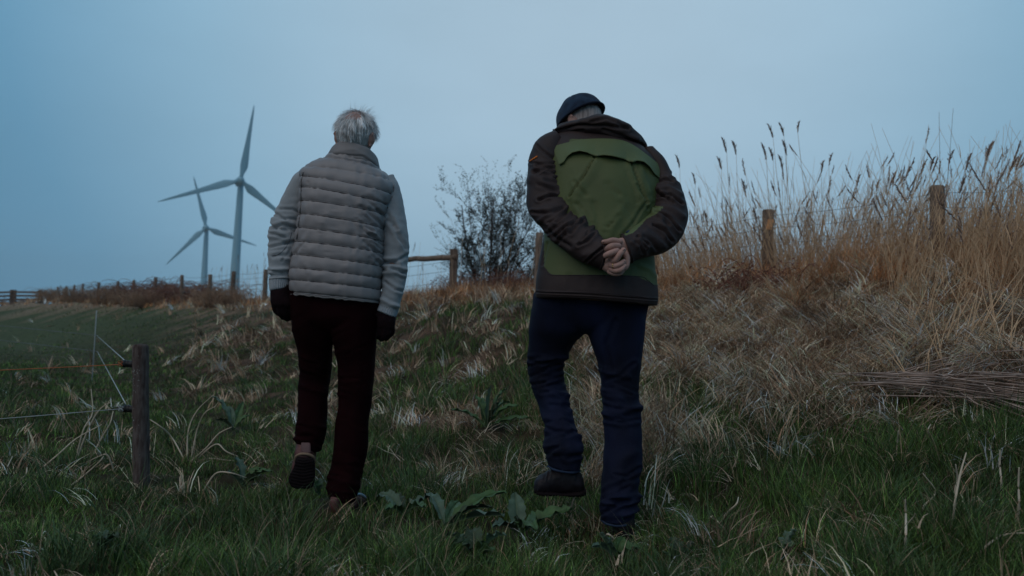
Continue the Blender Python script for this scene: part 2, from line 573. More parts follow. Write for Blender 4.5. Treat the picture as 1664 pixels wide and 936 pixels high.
# green sward
L_ = []
for (n, k, d0, d1, p) in ((17500, 9, 2.1, 5.2, 1.0), (22000, 7, 5.0, 14, 1.15), (14000, 6, 13, 60, 1.3)):
    x, y = fan(int(n * 1.2), d0, d1, p, x0=-600, x1=1960)
    s = S(x, y)
    kp = (s > -.2) & (rng.random(len(x)) > dryness(x, y) * .93) & keep_clear(x, y, .06)
    x, y = x[kp], y[kp]
    P2 = np.stack([x, y], -1)
    hgt = (.85 if d0 < 5 else 1) * (.066 + .05 * np.clip(fnoise(P2, 1.1, 21, 3) + .2, 0, 1.3) + .02 * sstep(-.2, 1.2, x) * (y < 6))
    hgt *= (1 - .35 * sstep(12, 20, y)) * (1 - .42 * sstep(-.5, -1.5, x))
    tone = 1 + .35 * fnoise(P2, .8, 22, 3)
    cx, cy = x, y
    sp = .028 * np.maximum(1, np.repeat(y, 1).mean() / 6)
    xx, yy = clump(x, y, k, sp)
    az = np.arctan2(yy - np.repeat(cy, k), xx - np.repeat(cx, k)) + rng.normal(size=len(xx)) * .6
    N = len(xx)
    ln = np.repeat(hgt, k) * rng.uniform(.5, 1.55, N)
    wd = rng.uniform(.0022, .0046, N) * np.maximum(1, yy / 4.2)
    c = hue(N, (.036, .080, .015), (.112, .180, .042)) * np.repeat(tone * np.exp(.42 * rng.normal(size=len(tone))), k)[:, None]
    dd = rng.random(N) < .10
    c[dd] = hue(dd.sum(), (.26, .18, .10), (.42, .31, .20))
    L_.append(blades(setz(xx, yy), az, ln * 1.25, wd, rng.uniform(.05, .55, N), rng.uniform(.3, 1.7, N), 3 if d0 < 5 else 2, c))
bladeobj('grass', L_, blade_m, 'short dark green grass of the meadow and dike foot')
# longer coarse tussocks
x, y = fan(520, 2.3, 11, 1.2)
kp = (S(x, y) > 1.2) & (rng.random(len(x)) < .45 + .55 * sstep(-1.6, -.6, x)) & (dryness(x, y) < .75) & keep_clear(x, y, .15)
x, y = x[kp], y[kp]
xx, yy = clump(x, y, 42, .035)
N = len(xx)
az = np.arctan2(yy - np.repeat(y, 42), xx - np.repeat(x, 42)) + rng.normal(size=N) * .4
c = hue(N, (.034, .070, .022), (.090, .140, .050))
c[rng.random(N) < .12] = (.32, .23, .15)
bladeobj('tussock_grass', [blades(setz(xx, yy), az, rng.uniform(.12, .27, N), rng.uniform(.003, .0055, N) * np.maximum(1, yy / 5), rng.uniform(.05, .6, N), rng.uniform(.5, 1.9, N), 4, c)], blade_m, 'longer tussocks of green grass')

# flattened dead grass (thatch)
L_ = []
for (n, k, d0, d1, p, x0) in ((5200, 12, 2.2, 5.5, 1.0, -150), (9000, 11, 4.0, 14, 1.1, -100), (9500, 10, 3.6, 9, 1.1, 1020), (5000, 8, 12, 70, 1.4, -200)):
    x, y = fan(n, d0, d1, p, x0=x0)
    s = S(x, y)
    kp = (s > .2) & (rng.random(n) < dryness(x, y) ** 1.4 * 1.05) & keep_clear(x, y, .06)
    x, y = x[kp], y[kp]
    P2 = np.stack([x, y], -1)
    flow = -2.3 + 2.6 * fnoise(P2, 1.6, 31, 3)
    pile = np.clip(fnoise(P2, 1.2, 33, 3), -.2, 1) * .17 * sstep(.2, .8, x) + .02
    xx, yy = clump(x, y, k, .032)
    N = len(xx)
    az = np.repeat(flow + rng.normal(size=len(flow)) * .8, k) + rng.normal(size=N) * .33
    base = setz(xx, yy, 0.0 + .03 * sstep(.4, 1.0, xx)); base[:, 2] += np.repeat(pile, k) * rng.random(N)
    near = np.maximum(1, yy / 4.5)
    sc_ = np.where((xx > .3) | (yy > 9), 1.0, .62)
    c = (1.32 + .25 * sstep(.4, 1.0, xx))[:, None] * hue(N, (.26, .145, .088), (.66, .46, .32), .25) * np.repeat((1 + .35 * fnoise(P2, 1.5, 34, 2)) * np.exp(.62 * rng.normal(size=len(x)) - .12), k)[:, None]
    c = np.minimum(c, .8)
    flat_ = sstep(.4, 1.0, xx) * sstep(3.8, 3.2, yy * 0 + S(xx, yy))
    sc_ = sc_ * np.where(yy < 3.7, .62, 1.0)
    L_.append(blades(base, az, rng.uniform(.12, .36, N) * sc_, rng.uniform(.0026, .0064, N) * near, (np.repeat(rng.uniform(.15, 1.15, len(x)), k) + .12 * rng.normal(size=N)) * (1 - .25 * flat_) + .55 * flat_, (np.repeat(rng.uniform(.6, 2.1, len(x)), k) + .2 * rng.normal(size=N)), 4, c, .09))
for (n, d0, d1, x0, k) in ((1500, 3.4, 9, 1030, 6), (420, 3.5, 12, 150, 5), (260, 2.6, 4.5, 600, 4)):
    x, y = fan(n, d0, d1, 1.0, x0=x0)
    kp = (S(x, y) > .6) & (rng.random(n) < dryness(x, y) ** 1.2 + .06) & keep_clear(x, y, .08)
    x, y = x[kp], y[kp]
    xx, yy = clump(x, y, k, .02)
    N = len(xx)
    base = setz(xx, yy, .02); base[:, 2] += np.repeat(rng.random(len(x)) * .05, k)
    az = np.repeat(rng.uniform(0, 6.28, len(x)), k) + rng.normal(size=N) * .25
    c = hue(N, (.48, .34, .23), (.72, .55, .40), .15).clip(0, .8)
    L_.append(blades(base, az, rng.uniform(.09, .24, N) * np.where(yy < 3.8, .6, 1), rng.uniform(.004, .0072, N) * np.maximum(1, yy / 5), rng.uniform(.5, 1.3, N), rng.uniform(.4, 1.8, N), 4, c, .12))
bladeobj('dead_grass', L_, straw_m, 'pale flattened dead grass lying on the slope')

# rusty standing dead grass near the crest
L_ = []
for (n, k, d0, d1, p, x0, x1, hs) in ((5200, 13, 5.0, 10.5, 1.0, 1040, 1900, 1.0), (4200, 11, 8.5, 17, 1.0, 560, 1120, .55), (7500, 9, 13, 85, 1.2, -250, 760, .72)):
    x, y = fan(n, d0, d1, p, x0, x1)
    s = S(x, y)
    P2 = np.stack([x, y], -1)
    lim = 1.25 + .6 * fnoise(P2, .6, 41, 3) + .35 * sstep(3.2, 4.6, x) * (y < 9)
    kp = (s > -2.2) & (s < lim * (1 if hs == 1 else .8))
    x, y, lim, s, P2 = x[kp], y[kp], lim[kp], s[kp], P2[kp]
    hh = hs * (.25 + (.19 + .25 * sstep(3.2, 4.2, x + 0 * y) * (y < 8)) * sstep(1.3, 0, s) + .13 * fnoise(P2, .7, 42, 3)) * (1.25 if hs < .6 else 1)
    xx, yy = clump(x, y, k, .05 * max(1, d0 / 8))
    N = len(xx)
    az = rng.uniform(0, 6.28, N)
    c = 1.15 * hue(N, (.28, .10, .038), (.54, .27, .12), .25)
    pl = rng.random(N) < .25
    c[pl] = hue(pl.sum(), (.42, .31, .21), (.60, .46, .32))
    c *= np.repeat((1 + .3 * fnoise(P2, .9, 43, 2)) * np.exp(.3 * rng.normal(size=len(x))), k)[:, None]
    L_.append(blades(setz(xx, yy), az, np.repeat(hh, k).clip(.12) * rng.uniform(.45, 1.25, N), rng.uniform(.002, .0042, N) * np.maximum(1, yy / 6), rng.uniform(.0, .5, N), rng.uniform(.0, 1.9, N), 4, c, .12))
bladeobj('standing_dead_grass', L_, straw_m, 'rusty brown dead grass standing along the dike crest')


# ------------------------------------------------------------------ reeds
stalk_m = mat('reed_stalk', (.58, .37, .22), .7, .3, .3, 4)
plume_m = mat('reed_plume', (.27, .185, .15), .95, .1, .3, 30)


def reed_geo(p, h, az, lean, bend, plume, r_=None, leaves=3, thick=.0028):
    r_ = r_ or rnd
    n = 7
    pts = []
    q = np.array(p, float); a = lean
    stp = h / (n - 1)
    for i in range(n):
        pts.append(q.copy())
        d = np.array([math.sin(a) * math.cos(az), math.sin(a) * math.sin(az), math.cos(a)])
        q = q + d * stp
        a += bend / n * (i / n) * 2
    rad = np.linspace(thick, thick * .4, n)
    st = tube(pts, rad, nu=4, nsub=1, capround=False)
    V, Fs = [], []
    lv = []
    for k in range(leaves):
        t = r_.uniform(.25, .8) * (n - 1); i = int(t)
        b = pts[i] + (pts[i + 1] - pts[i]) * (t - i)
        lv.append((b, r_.uniform(0, 6.28), r_.uniform(.10, .26)))
    pl = None
    if plume:
        V, T = [], []
        m_ = 44
        tip = pts[-1]; pr = pts[-2]
        ax = (tip - pr) / np.linalg.norm(tip - pr)
        Lp = r_.uniform(.10, .19) * (plume if plume > 1 else 1)
        for k in range(m_):
            t = (k + r_.random()) / m_
            b = tip + ax * (t - .45) * Lp * 1.25
            aa = az + r_.gauss(0, .7)
            out = np.array([math.cos(aa), math.sin(aa), -.15])
            ll = Lp * .34 * math.sin(math.pi * min(1, t * .85 + .15)) * r_.uniform(.6, 1.2)
            e_ = b + ax * ll * .75 + out * ll * .42
            w = np.cross(e_ - b, [r_.gauss(0, 1), r_.gauss(0, 1), r_.gauss(0, 1)]); w = w / np.linalg.norm(w) * .0036
            mi_ = (b + e_) / 2
            o_ = len(V); V += [b, mi_ - w, e_, mi_ + w]; T.append([o_, o_ + 1, o_ + 2, o_ + 3])
        pl = (np.array(V), [np.array(T)])
    return st, lv, pl


def leaf_blades(lv):
    if not lv: return None
    b = np.array([l[0] for l in lv]); N = len(b)
    return blades(b, np.array([l[1] for l in lv]), np.array([l[2] for l in lv]), rng.uniform(.003, .007, N), rng.uniform(.1, .7, N), rng.uniform(.6, 2.2, N), 3, np.ones((N, 3)))[:2]


# the mass of stalks
parts_s, parts_p, lvs = [], [], []
for i in range(3000):
    x_ = rnd.uniform(1075, 1760)
    s_ = rnd.uniform(-1.6, .55)
    if x_ > 1450: s_ = rnd.uniform(-1.6, 1.5)
    k = (x_ - 832) / F
    # point on view column at slope distance s_
    y_ = (7.186 - s_) / (.6025 + .798 * k)
    x = k * y_
    dens = fnoise(np.array([[x, y_]]), .7, 51, 2)[0]
    if rnd.random() > 1.0 + .5 * dens: continue
    if (abs(x_ - 1523) < 17 or abs(x_ - 1248) < 13) and s_ > -.1 and rnd.random() < .85: continue
    h = rnd.uniform(.55, 1.18) * (1.3 if rnd.random() < .3 else 1) * (1 - .15 * sstep(0, 1.5, s_))
    lean = abs(rnd.gauss(.15, .17)); az = rnd.choice([0.2, 0.4, 2.9, 3.1, rnd.uniform(0, 6.28)]) if x_ > 1290 else rnd.choice([2.9, 3.2, 3.1, rnd.uniform(0, 6.28)])
    if x_ > 1330 and rnd.random() < .6: az, lean = rnd.gauss(.1, .4), abs(rnd.gauss(.28, .14))
    st, lv, pl = reed_geo((x, y_, float(H(x, y_)) - .02), h, az, lean, rnd.uniform(-.2, 1.1), 1 if rnd.random() < .13 else 0)
    parts_s.append(st); lvs += lv
    if pl: parts_p.append(pl)
# sparse stalks along the crest to the left
for i in range(170):
    x_ = rnd.uniform(330, 1080) if i < 90 else rnd.uniform(330, 470)
    s_ = rnd.uniform(-1.8, .2); k = (x_ - 832) / F
    y_ = (7.186 - s_) / (.6025 + .798 * k); x = k * y_
    st, lv, pl = reed_geo((x, y_, float(H(x, y_)) - .02), rnd.uniform(.5, 1.35), rnd.uniform(0, 6.28), abs(rnd.gauss(.08, .1)), rnd.uniform(-.2, .8), 1 if rnd.random() < .3 else 0, thick=.004)
    parts_s.append(st); lvs += lv
    if pl: parts_p.append(pl)
V, Fs = merge(parts_s + [leaf_blades(lvs)])
rd = empty('reeds', (3.3, 8, 1.3), 'mass of dry reed stalks standing along the dike crest', 'reeds')
o = mesh_np('stalks', V, Fs, stalk_m, rd); tag(o, kind='stuff')
V, Fs = merge(parts_p)
o = mesh_np('plumes', V, Fs, plume_m, rd); tag(o, kind='stuff')

# the tall reeds that stand out against the sky: (plume px, plume py, foot px, s, plume size)
TALL = [(1180, 236, 1212, -.4, 1.5), (1196, 240, 1222, -.6, 1.4), (1172, 265, 1196, -.2, 1.3), (1255, 212, 1300, -.5, 1.3), (1273, 210, 1312, -.7, 1.3),
        (1295, 205, 1345, -.3, 1.1), (1245, 246, 1275, -.2, 1.5), (1256, 250, 1283, -.9, 1.3), (1278, 240, 1300, -.4, 1.4), (1271, 262, 1290, -.8, 1.3),
        (1212, 305, 1232, -.1, 1.5), (1130, 290, 1142, -.3, 1.2), (1104, 262, 1128, -.5, 1.4), (1334, 270, 1330, -.4, 1.2), (1347, 258, 1338, -.6, 1.2),
        (1392, 292, 1380, -.3, 1.1), (1424, 300, 1412, -.6, 1.1), (1450, 288, 1440, -.2, 1.2), (1498, 270, 1476, -.3, 1.2), (1512, 265, 1490, -.4, 1.2),
        (1542, 255, 1520, -.8, 1.3), (1570, 262, 1548, -.1, 1.3), (1604, 245, 1570, .1, 1.4), (1560, 300, 1535, .3, 1.3), (1640, 272, 1590, .2, 1.5), (1652, 262, 1620, -.2, 1.3),
        (1230, 350, 1245, .2, 1.4), (1150, 355, 1160, 0, 1.3), (1310, 330, 1320, -.4, 1.0), (1610, 330, 1590, .6, 1.2)]
for i, (tx, ty, bx, s_, ps) in enumerate(TALL):
    k = (bx - 832) / F
    y_ = (7.186 - s_) / (.6025 + .798 * k); x = k * y_
    b = np.array([x, y_, float(H(x, y_)) - .02]); tp = up(tx, ty, y_)
    d = tp - b
    mid = b + d * .55 + np.array([d[0] * -.0 - .06 * np.sign(d[0] + 1e-3) * -1 * .6, .02, .03])
    pts = cr(np.array([b, mid, tp]), 4)
    r_ = empty('reed', b, ('tall dry plumed reed beside the elbow of the green jacket' if tx < 1160 else 'tall dry reed with feathery plume left of the orange-patched post' if tx < 1240 else 'one of the tallest plumed reeds above the orange-patched post' if tx < 1300 else 'dry reed with short plume between the two near posts' if tx < 1500 else 'dry plumed reed leaning over beside the thickest near post'), 'reed', 'tall plumed reeds against the sky')
    V, Fs = tube(pts, np.linspace(.0042, .0016, len(pts)), nu=5, nsub=1, capround=False)
    lf = leaf_blades([(pts[j], rnd.uniform(0, 6.28), rnd.uniform(.12, .28)) for j in (2, 4, 5)])
    o = mesh_np('stalk', *merge([(V, Fs), lf]), stalk_m, r_)
    az = math.atan2(0, d[0] + .01)
    V, T = [], []
    ax = pts[-1] - pts[-2]; ax /= np.linalg.norm(ax)
    Lp = .135 * ps
    dr_ = math.pi if tx < 1290 else 0
    for kk in range(110):
        t = (kk + rnd.random()) / 110
        bb = pts[-1] + ax * (t - .4) * Lp * 1.2 + np.array([math.cos(dr_) * .05 * t * t, 0, -.05 * t * t])
        aa = dr_ + rnd.gauss(0, .9)
        ll = Lp * .42 * math.sin(math.pi * min(1, t * .85 + .15)) * rnd.uniform(.5, 1.2)
        e_ = bb + ax * ll * .7 + np.array([math.cos(aa), math.sin(aa), -.3]) * ll * .4
        w = np.cross(e_ - bb, [rnd.gauss(0, 1), rnd.gauss(0, 1), rnd.gauss(0, 1)]); w = w / np.linalg.norm(w) * .0040
        o_ = len(V); V += [bb, (bb + e_) / 2 - w, e_, (bb + e_) / 2 + w]; T.append([o_, o_ + 1, o_ + 2, o_ + 3])
    mesh_np('plume', np.array(V), np.array(T), plume_m, r_)

# two bare whippy stems above the right post
for (tx, ty, bx, s_) in ((1549, 176, 1520, -.6), (1526, 182, 1524, -.9), (826, 262, 838, -2.2)):
    k = (bx - 832) / F
    y_ = (7.186 - s_) / (.6025 + .798 * k); x = k * y_
    b = np.array([x, y_, float(H(x, y_))]); tp = up(tx, ty, y_)
    pts = [b, b + (tp - b) * .5 + np.array([.02, 0, 0]), tp]
    o = mesh_np('dry_weed', *tube(pts, [.004, .003, .0015], nu=5, nsub=5), plume_m)
    tag(o, 'thin bare whip of a weed rising highest over the reeds', 'dry weed', 'bare whippy weeds')

# broken sheaf of reed stalks lying at the right
straw2 = mat('fallen_reed', (.38, .265, .215), .7, .3, .45, 9)
parts = []
for i in range(190):
    xl = rnd.uniform(1425, 1560); xr = rnd.uniform(1620, 1790)
    t = rnd.random()
    yl = 628 + 12 * t + rnd.uniform(-3, 6); yr = 628 + 62 * t + rnd.uniform(-5, 10)
    p0, p2 = ground_at(xl, yl + 12), ground_at(xr, yr + 6)
    p0[2] += rnd.uniform(.03, .09); p2[2] += rnd.uniform(.04, .12)
    p0[2] = max(p0[2], float(H(p0[0], p0[1])) + .01); p2[2] = max(p2[2], float(H(p2[0], p2[1])) + .01)
    p0 += np.array([rnd.gauss(0, .16), rnd.gauss(0, .09), rnd.uniform(0, .04)]); p2 += np.array([rnd.gauss(0, .14), rnd.gauss(0, .12), rnd.gauss(.01, .06)]); p0[2] = max(p0[2], float(H(p0[0], p0[1])) + .01); p2[2] = max(p2[2], float(H(p2[0], p2[1])) + .01)
    if rnd.random() < .25: p2 = p0 + (p2 - p0) * rnd.uniform(.3, .6) + np.array([0, 0, rnd.uniform(-.02, .08)])
    pm = (p0 + p2) / 2 + np.array([0, 0, rnd.uniform(.0, .04)]); pm[2] = max(pm[2], float(H(pm[0], pm[1])) + rnd.uniform(.03, .09))
    parts.append(tube([p0, pm, p2], rnd.uniform(.0020, .0042), nu=4, nsub=3, capround=False))
V, Fs = merge(parts)
o = mesh_np('fallen_reeds', V, Fs, straw2); tag(o, 'sheaf of broken reed stalks lying on the slope', kind='stuff')
# loose leaning reeds above it
parts = []
for (x0, y0, x1, y1) in ((1500, 640, 1545, 545), (1515, 640, 1600, 540), (1508, 635, 1664, 565), (1490, 650, 1530, 560), (1520, 600, 1560, 470), (1545, 610, 1625, 480),
                         (1555, 640, 1700, 545), (1570, 600, 1600, 460), (1600, 620, 1690, 500), (1475, 600, 1500, 480), (1440, 590, 1470, 500), (1585, 590, 1664, 430),
                         (1535, 630, 1570, 500), (1500, 560, 1540, 430), (1460, 640, 1405, 560), (1500, 650, 1430, 560), (1620, 640, 1650, 520), (1645, 650, 1660, 470),
                         (1480, 650, 1450, 700), (1530, 648, 1540, 700), (1610, 580, 1560, 450), (1630, 600, 1600, 420), (1545, 640, 1500, 510), (1590, 645, 1560, 560)):
    for j in range(3):
        a = ground_at(x0 + rnd.uniform(-14, 14), max(y0, 560) + rnd.uniform(-6, 6))
        b = up(x1 + rnd.uniform(-22, 22), y1 + rnd.uniform(-15, 15), a[1] + rnd.uniform(-.1, .3))
        parts.append(tube([a, (a + b) / 2 + np.array([rnd.gauss(0, .02), 0, .01]), b], [.0035, .003, .0018], nu=5, nsub=3))
V, Fs = merge(parts)
o = mesh_np('leaning_reeds', V, Fs, stalk_m); tag(o, 'loose pale reed stalks leaning over the fallen sheaf', kind='stuff')

# ------------------------------------------------------------------ dead hogweed stems and bents in the foreground
bent_m = mat('pale_dead_stem', (.60, .48, .36), .75, .2, .3, 8)
BENTS = [  # (ground pixel, then pixels up the stem, radius mm)
    [(120, 762), (135, 700), (150, 672), (148, 632)], [(120, 762), (140, 705), (160, 668), (182, 652)], [(60, 768), (95, 738), (125, 712), (165, 690)],
    [(100, 745), (70, 750), (40, 738), (10, 742)], [(186, 770), (175, 740), (160, 742), (140, 752)], [(150, 742), (165, 712), (178, 690), (184, 668)],
    [(15, 800), (18, 778), (12, 762), (20, 742)], [(38, 798), (34, 780), (42, 772), (44, 760)], [(115, 790), (140, 770), (160, 752), (168, 742)],
    [(300, 748), (280, 712), (262, 694), (244, 682)], [(304, 748), (306, 700), (320, 668), (346, 642)], [(310, 748), (320, 700), (332, 672), (350, 660)],
    [(310, 750), (335, 728), (355, 705), (376, 694)], [(314, 752), (350, 722), (370, 735), (410, 780)], [(318, 752), (338, 745), (370, 748), (405, 756)],
    [(330, 800), (350, 770), (372, 768), (400, 776)], [(240, 790), (232, 760), (236, 735), (235, 712)],
    [(1160, 872), (1178, 838), (1196, 820), (1200, 808)], [(1188, 872), (1176, 858), (1164, 846), (1152, 838)], [(1545, 866), (1552, 815), (1560, 772), (1570, 736)],
    [(1556, 850), (1552, 800), (1556, 780), (1553, 755)], [(1628, 812), (1627, 780), (1625, 760), (1625, 732)], [(1652, 860), (1656, 820), (1655, 790), (1656, 760)],
    [(1454, 760), (1456, 740), (1458, 720), (1460, 700)], [(1470, 900), (1472, 868), (1472, 835), (1471, 812)], [(1505, 738), (1512, 718), (1508, 700), (1512, 690)],
    [(1530, 838), (1500, 826), (1520, 800), (1500, 770)], [(935, 868), (928, 835), (932, 812), (938, 800)], [(1000, 912), (986, 880), (988, 868), (1004, 880)],
    [(1590, 912), (1600, 890), (1630, 870), (1664, 866)], [(760, 745), (770, 735), (800, 730), (830, 735)],
]
for i, b in enumerate(BENTS):
    g = ground_at(*b[0])
    pts = [g] + [up(p[0], p[1], g[1] + rnd.uniform(-.05, .05)) for p in b[1:]]
    for q in pts[1:]: q[2] = max(q[2], float(H(q[0], q[1])) + .008)
    o = mesh_np('dead_weed', *tube(pts, [.0046, .0040, .0034, .0022], nu=6, nsub=5), bent_m)
    tag(o, ('thin bleached dead weed stem in the grass left of the dark fence post' if b[0][0] < 215 else 'thin bleached dead weed stem in the grass right of the dark fence post' if b[0][0] < 430 else 'curled bleached weed stem in the grass around the walkers\' feet' if b[0][0] < 1010 else 'pale broken weed stem standing in the green grass below the right bank'), 'dead weed', 'bleached dead stems in the grass')

# ------------------------------------------------------------------ dock plants
dock_ms = [mat('dock_leaf_green', (.060, .115, .038), .6, .35, .35, 18, .5, 60), mat('dock_leaf_blue', (.075, .118, .078), .6, .35, .3, 18, .5, 60), mat('dock_leaf_dull', (.045, .060, .032), .7, .25, .4, 12, .5, 60)]
rib_m = mat('leaf_midrib', (.13, .18, .10), .7, .2, .1)


def dock_leaf(base, tip, wid, m, parent, sag=.3, wav=.012, roll_=0.0):
    base, tip = np.array(base, float), np.array(tip, float)
    L = np.linalg.norm(tip - base); n = 16
    t = np.linspace(0, 1, n)
    C = base + (tip - base) * t[:, None]
    C[:, 2] += sag * L * np.sin(np.pi * t) * .55
    ax = (tip - base) / L
    sdv = np.cross(ax, [0, 0, 1]); sdv /= np.linalg.norm(sdv) + 1e-9
    nz_ = np.cross(sdv, ax)
    sdv, nz_ = sdv * math.cos(roll_) + nz_ * math.sin(roll_), nz_ * math.cos(roll_) - sdv * math.sin(roll_)
    w = wid * np.sin(np.pi * np.clip((t - .10) / .90, 0, 1) ** .75) ** .8 * .5 + .004
    w[t < .12] = .004
    ph = rnd.uniform(0, 6)
    cols = np.array([-1, -.72, -.38, -.1, 0, .1, .38, .72, 1])
    G = np.empty((n, len(cols), 3))
    for j, c in enumerate(cols):
        wave_ = wav * abs(c) ** 1.5 * np.sin(t * 23 + ph + (0 if c > 0 else 2)) + wav * .5 * abs(c) * np.sin(t * 41 + ph)
        cup = abs(c) * w * .45 - .006 * (abs(c) < .05)
        edge = 1 + .12 * np.sin(t * 37 + ph * 2 + c) * (abs(c) > .9)
        G[:, j] = C + sdv * (c * w * edge)[:, None] + nz_ * (cup + wave_)[:, None]
    V = np.vstack([G.reshape(-1, 3), (G - nz_ * .0012).reshape(-1, 3)])
    f = grid_faces(n, len(cols), False)
    f2 = f[:, ::-1] + n * len(cols)
    lf = mesh_np('leaf', V, np.vstack([f, f2]), m, parent)
    rb = mesh_np('midrib', *tube(G[::3, 4] + nz_ * .001, np.linspace(.0032, .0012, len(G[::3])), nu=5, nsub=2), rib_m, lf)


for (b, lab, lv) in DOCKS:
    g = ground_at(*b)
    r_ = empty('dock_plant', g, lab, 'dock plant')
    for (tx, ty, dY, w, mi) in lv:
        t_ = up(tx, ty, g[1] + dY)
        t_[2] = max(t_[2], float(H(t_[0], t_[1])) + .06) + .035
        dock_leaf(g + [0, 0, .03], t_, w * .88, dock_ms[mi], r_, sag=rnd.uniform(.1, .35), wav=rnd.uniform(.004, .009), roll_=rnd.uniform(-.5, .5))
# ------------------------------------------------------------------ fence along the crest
wood_m = mat('weathered_wood', (.19, .125, .095), .9, .15, .45, 7, .8, 30, stretch=(6, 6, 1), c2=(.33, .235, .18))
wood2_m = mat('dark_weathered_wood', (.14, .085, .068), .9, .15, .45, 7, .8, 30, stretch=(6, 6, 1), c2=(.25, .17, .13))
wire_m = mat('galvanised_wire', (.16, .17, .18), .5, .4, .2)
pale_m = mat('fresh_wood_patch', (.75, .36, .17), .8, .2, .2, 20)


def post_geo(b, t, r, chips=True, seed=1, nu=20):
    b, t = np.array(b, float), np.array(t, float)
    n = 16
    P = b + (t - b) * np.linspace(0, 1, n)[:, None]
    V, Fs = tube(P, np.linspace(r * 1.04, r * .97, n), nu=nu, nsub=1, capround=False)
    nn = n * nu
    d = (t - b) / np.linalg.norm(t - b)
    C = b + ((V - b) @ d)[:, None] * d
    rad = V - C
    rr = np.random.default_rng(seed)
    ang = np.arctan2(rad[:, 1], rad[:, 0])
    groove = sum(-.05 * np.exp(-((np.angle(np.exp(1j * (ang - a0)))) / .10) ** 2) * (np.sin(V[:, 2] * f_ + p_) > -.3) for a0, f_, p_ in zip(rr.uniform(-3, 3, 7), rr.uniform(2, 7, 7), rr.uniform(0, 6, 7)))
    V = C + rad * (1 + .05 * fnoise(V, 6, seed, 2)[:, None] + groove[:, None])
    # rounded, slightly slanted top
    top = slice((n - 1) * nu, nn)
    V[top] = C[top] + (V[top] - C[top]) * .86
    V[nn + 1] += d * r * .12
    V[(n - 2) * nu:(n - 1) * nu] += d * ((t - b) @ d / (n - 1) - .012)
    return V, Fs


fence = empty('wire_fence', (3.72, 7, 1.35), 'old wire fence on round wooden posts running along the dike crest', 'wire fence')
POSTS = [(1730, 285), (1523, 302), (1248, 341), (1064, 365), (877, 378), (737, 405), (560, 428), (497, 432), (432, 438), (380, 441), (342, 446), (296, 447), (253, 451), (218, 455), (192, 457), (161, 459), (135, 461), (121, 463), (108, 465), (94, 466)]
tops, WY = [], []
for i, (px, py) in enumerate(POSTS):
    k = (px - 832) / F
    Y = 8.985 / (k + .755)
    t = up(px, py, Y)
    hgt = 1.15
    b = np.array([t[0] + rnd.uniform(-.02, .02), Y + rnd.uniform(-.02, .02), float(H(t[0], Y)) - .1])
    rad = {1523: .062, 1248: .060, 877: .055, 737: .062}.get(px, .062)
    o = mesh_np('post', *post_geo(b, t, rad, seed=i, nu=20 if i < 6 else 12), wood_m if i % 3 else wood2_m, fence)
    tops.append(t)
    if px == 1248:
        o['label'] = 'post with a bare orange wood patch near its top'
        q = up(1248, 366, Y); q[1] -= rad * .93
        V, Fs = box(q, (.030, .008, .055))
        V[:, 0] += .2 * (V[:, 2] - q[2]); 
        mesh_np('chipped_patch', V, Fs, pale_m, o, smooth=False)
        V, Fs = tube([up(1248, 340, Y) + [0, 0, .0], up(1248, 340, Y) + [0, 0, .01]], rad * .9, nu=16, nsub=1)
# extra droop wires
tops = np.array(tops)
for j, dz in enumerate((.07, .20, .36, .55)):
    pts, rr_ = [], []
    for a, b in zip(tops[:-1], tops[1:]):
        for t in np.linspace(0, 1, 7, endpoint=False):
            p = a + (b - a) * t
            p[2] -= dz + .03 * math.sin(math.pi * t)
            p[1] -= .06
            pts.append(p); rr_.append(.0016 + .00011 * p[1])
    V, Fs = tube(pts, rr_, nu=4, nsub=1, capround=False)
    mesh_np('wire', V, Fs, wire_m, fence)
# stock netting uprights
parts = []
for a, b in zip(tops[3:9], tops[4:10]):
    for t in np.linspace(0, 1, 16, endpoint=False):
        p = a + (b - a) * t
        q = p.copy(); p[2] -= .36; q[2] -= .95; p[1] -= .06; q[1] -= .06
        parts.append(tube([p, q], .0018, nu=3, nsub=1, capround=False))
V, Fs = merge(parts)
o = mesh_np('netting', V, Fs, wire_m, fence); tag(o, kind='stuff')

# rail between two posts in the gap
k = (737 - 832) / F; Y = 8.985 / (k + .755)
rf = empty('rail_fence', up(737, 460, Y), 'short wooden rail fixed to a thick post beside the bare shrub', 'rail fence')
t = up(738, 405, Y - .12); b = t.copy(); b[2] = H(t[0], t[1]) - .05
V, Fs = box((t + b) / 2, (.062, .05, (t[2] - b[2]) / 2))
V += .004 * fnoise(V, 9, 4)[:, None]
mesh_np('post', V, Fs, wood2_m, rf, smooth=False)
a, c = up(655, 422, Y + .9), up(741, 418, Y - .18)
d = (c - a); L = np.linalg.norm(d); d /= L
n = 12
P = a + (c - a) * np.linspace(0, 1, n)[:, None]; P[:, 2] += .003 * rng.normal(size=n)
V, Fs = tube(P, .055, nu=8, nsub=2, flat=.85, capround=False)
mesh_np('rail', V, Fs, wood_m, rf)
V, Fs = box(up(743, 417, Y - .2), (.018, .03, .05)); mesh_np('bracket', V, Fs, wood2_m, rf, smooth=False)

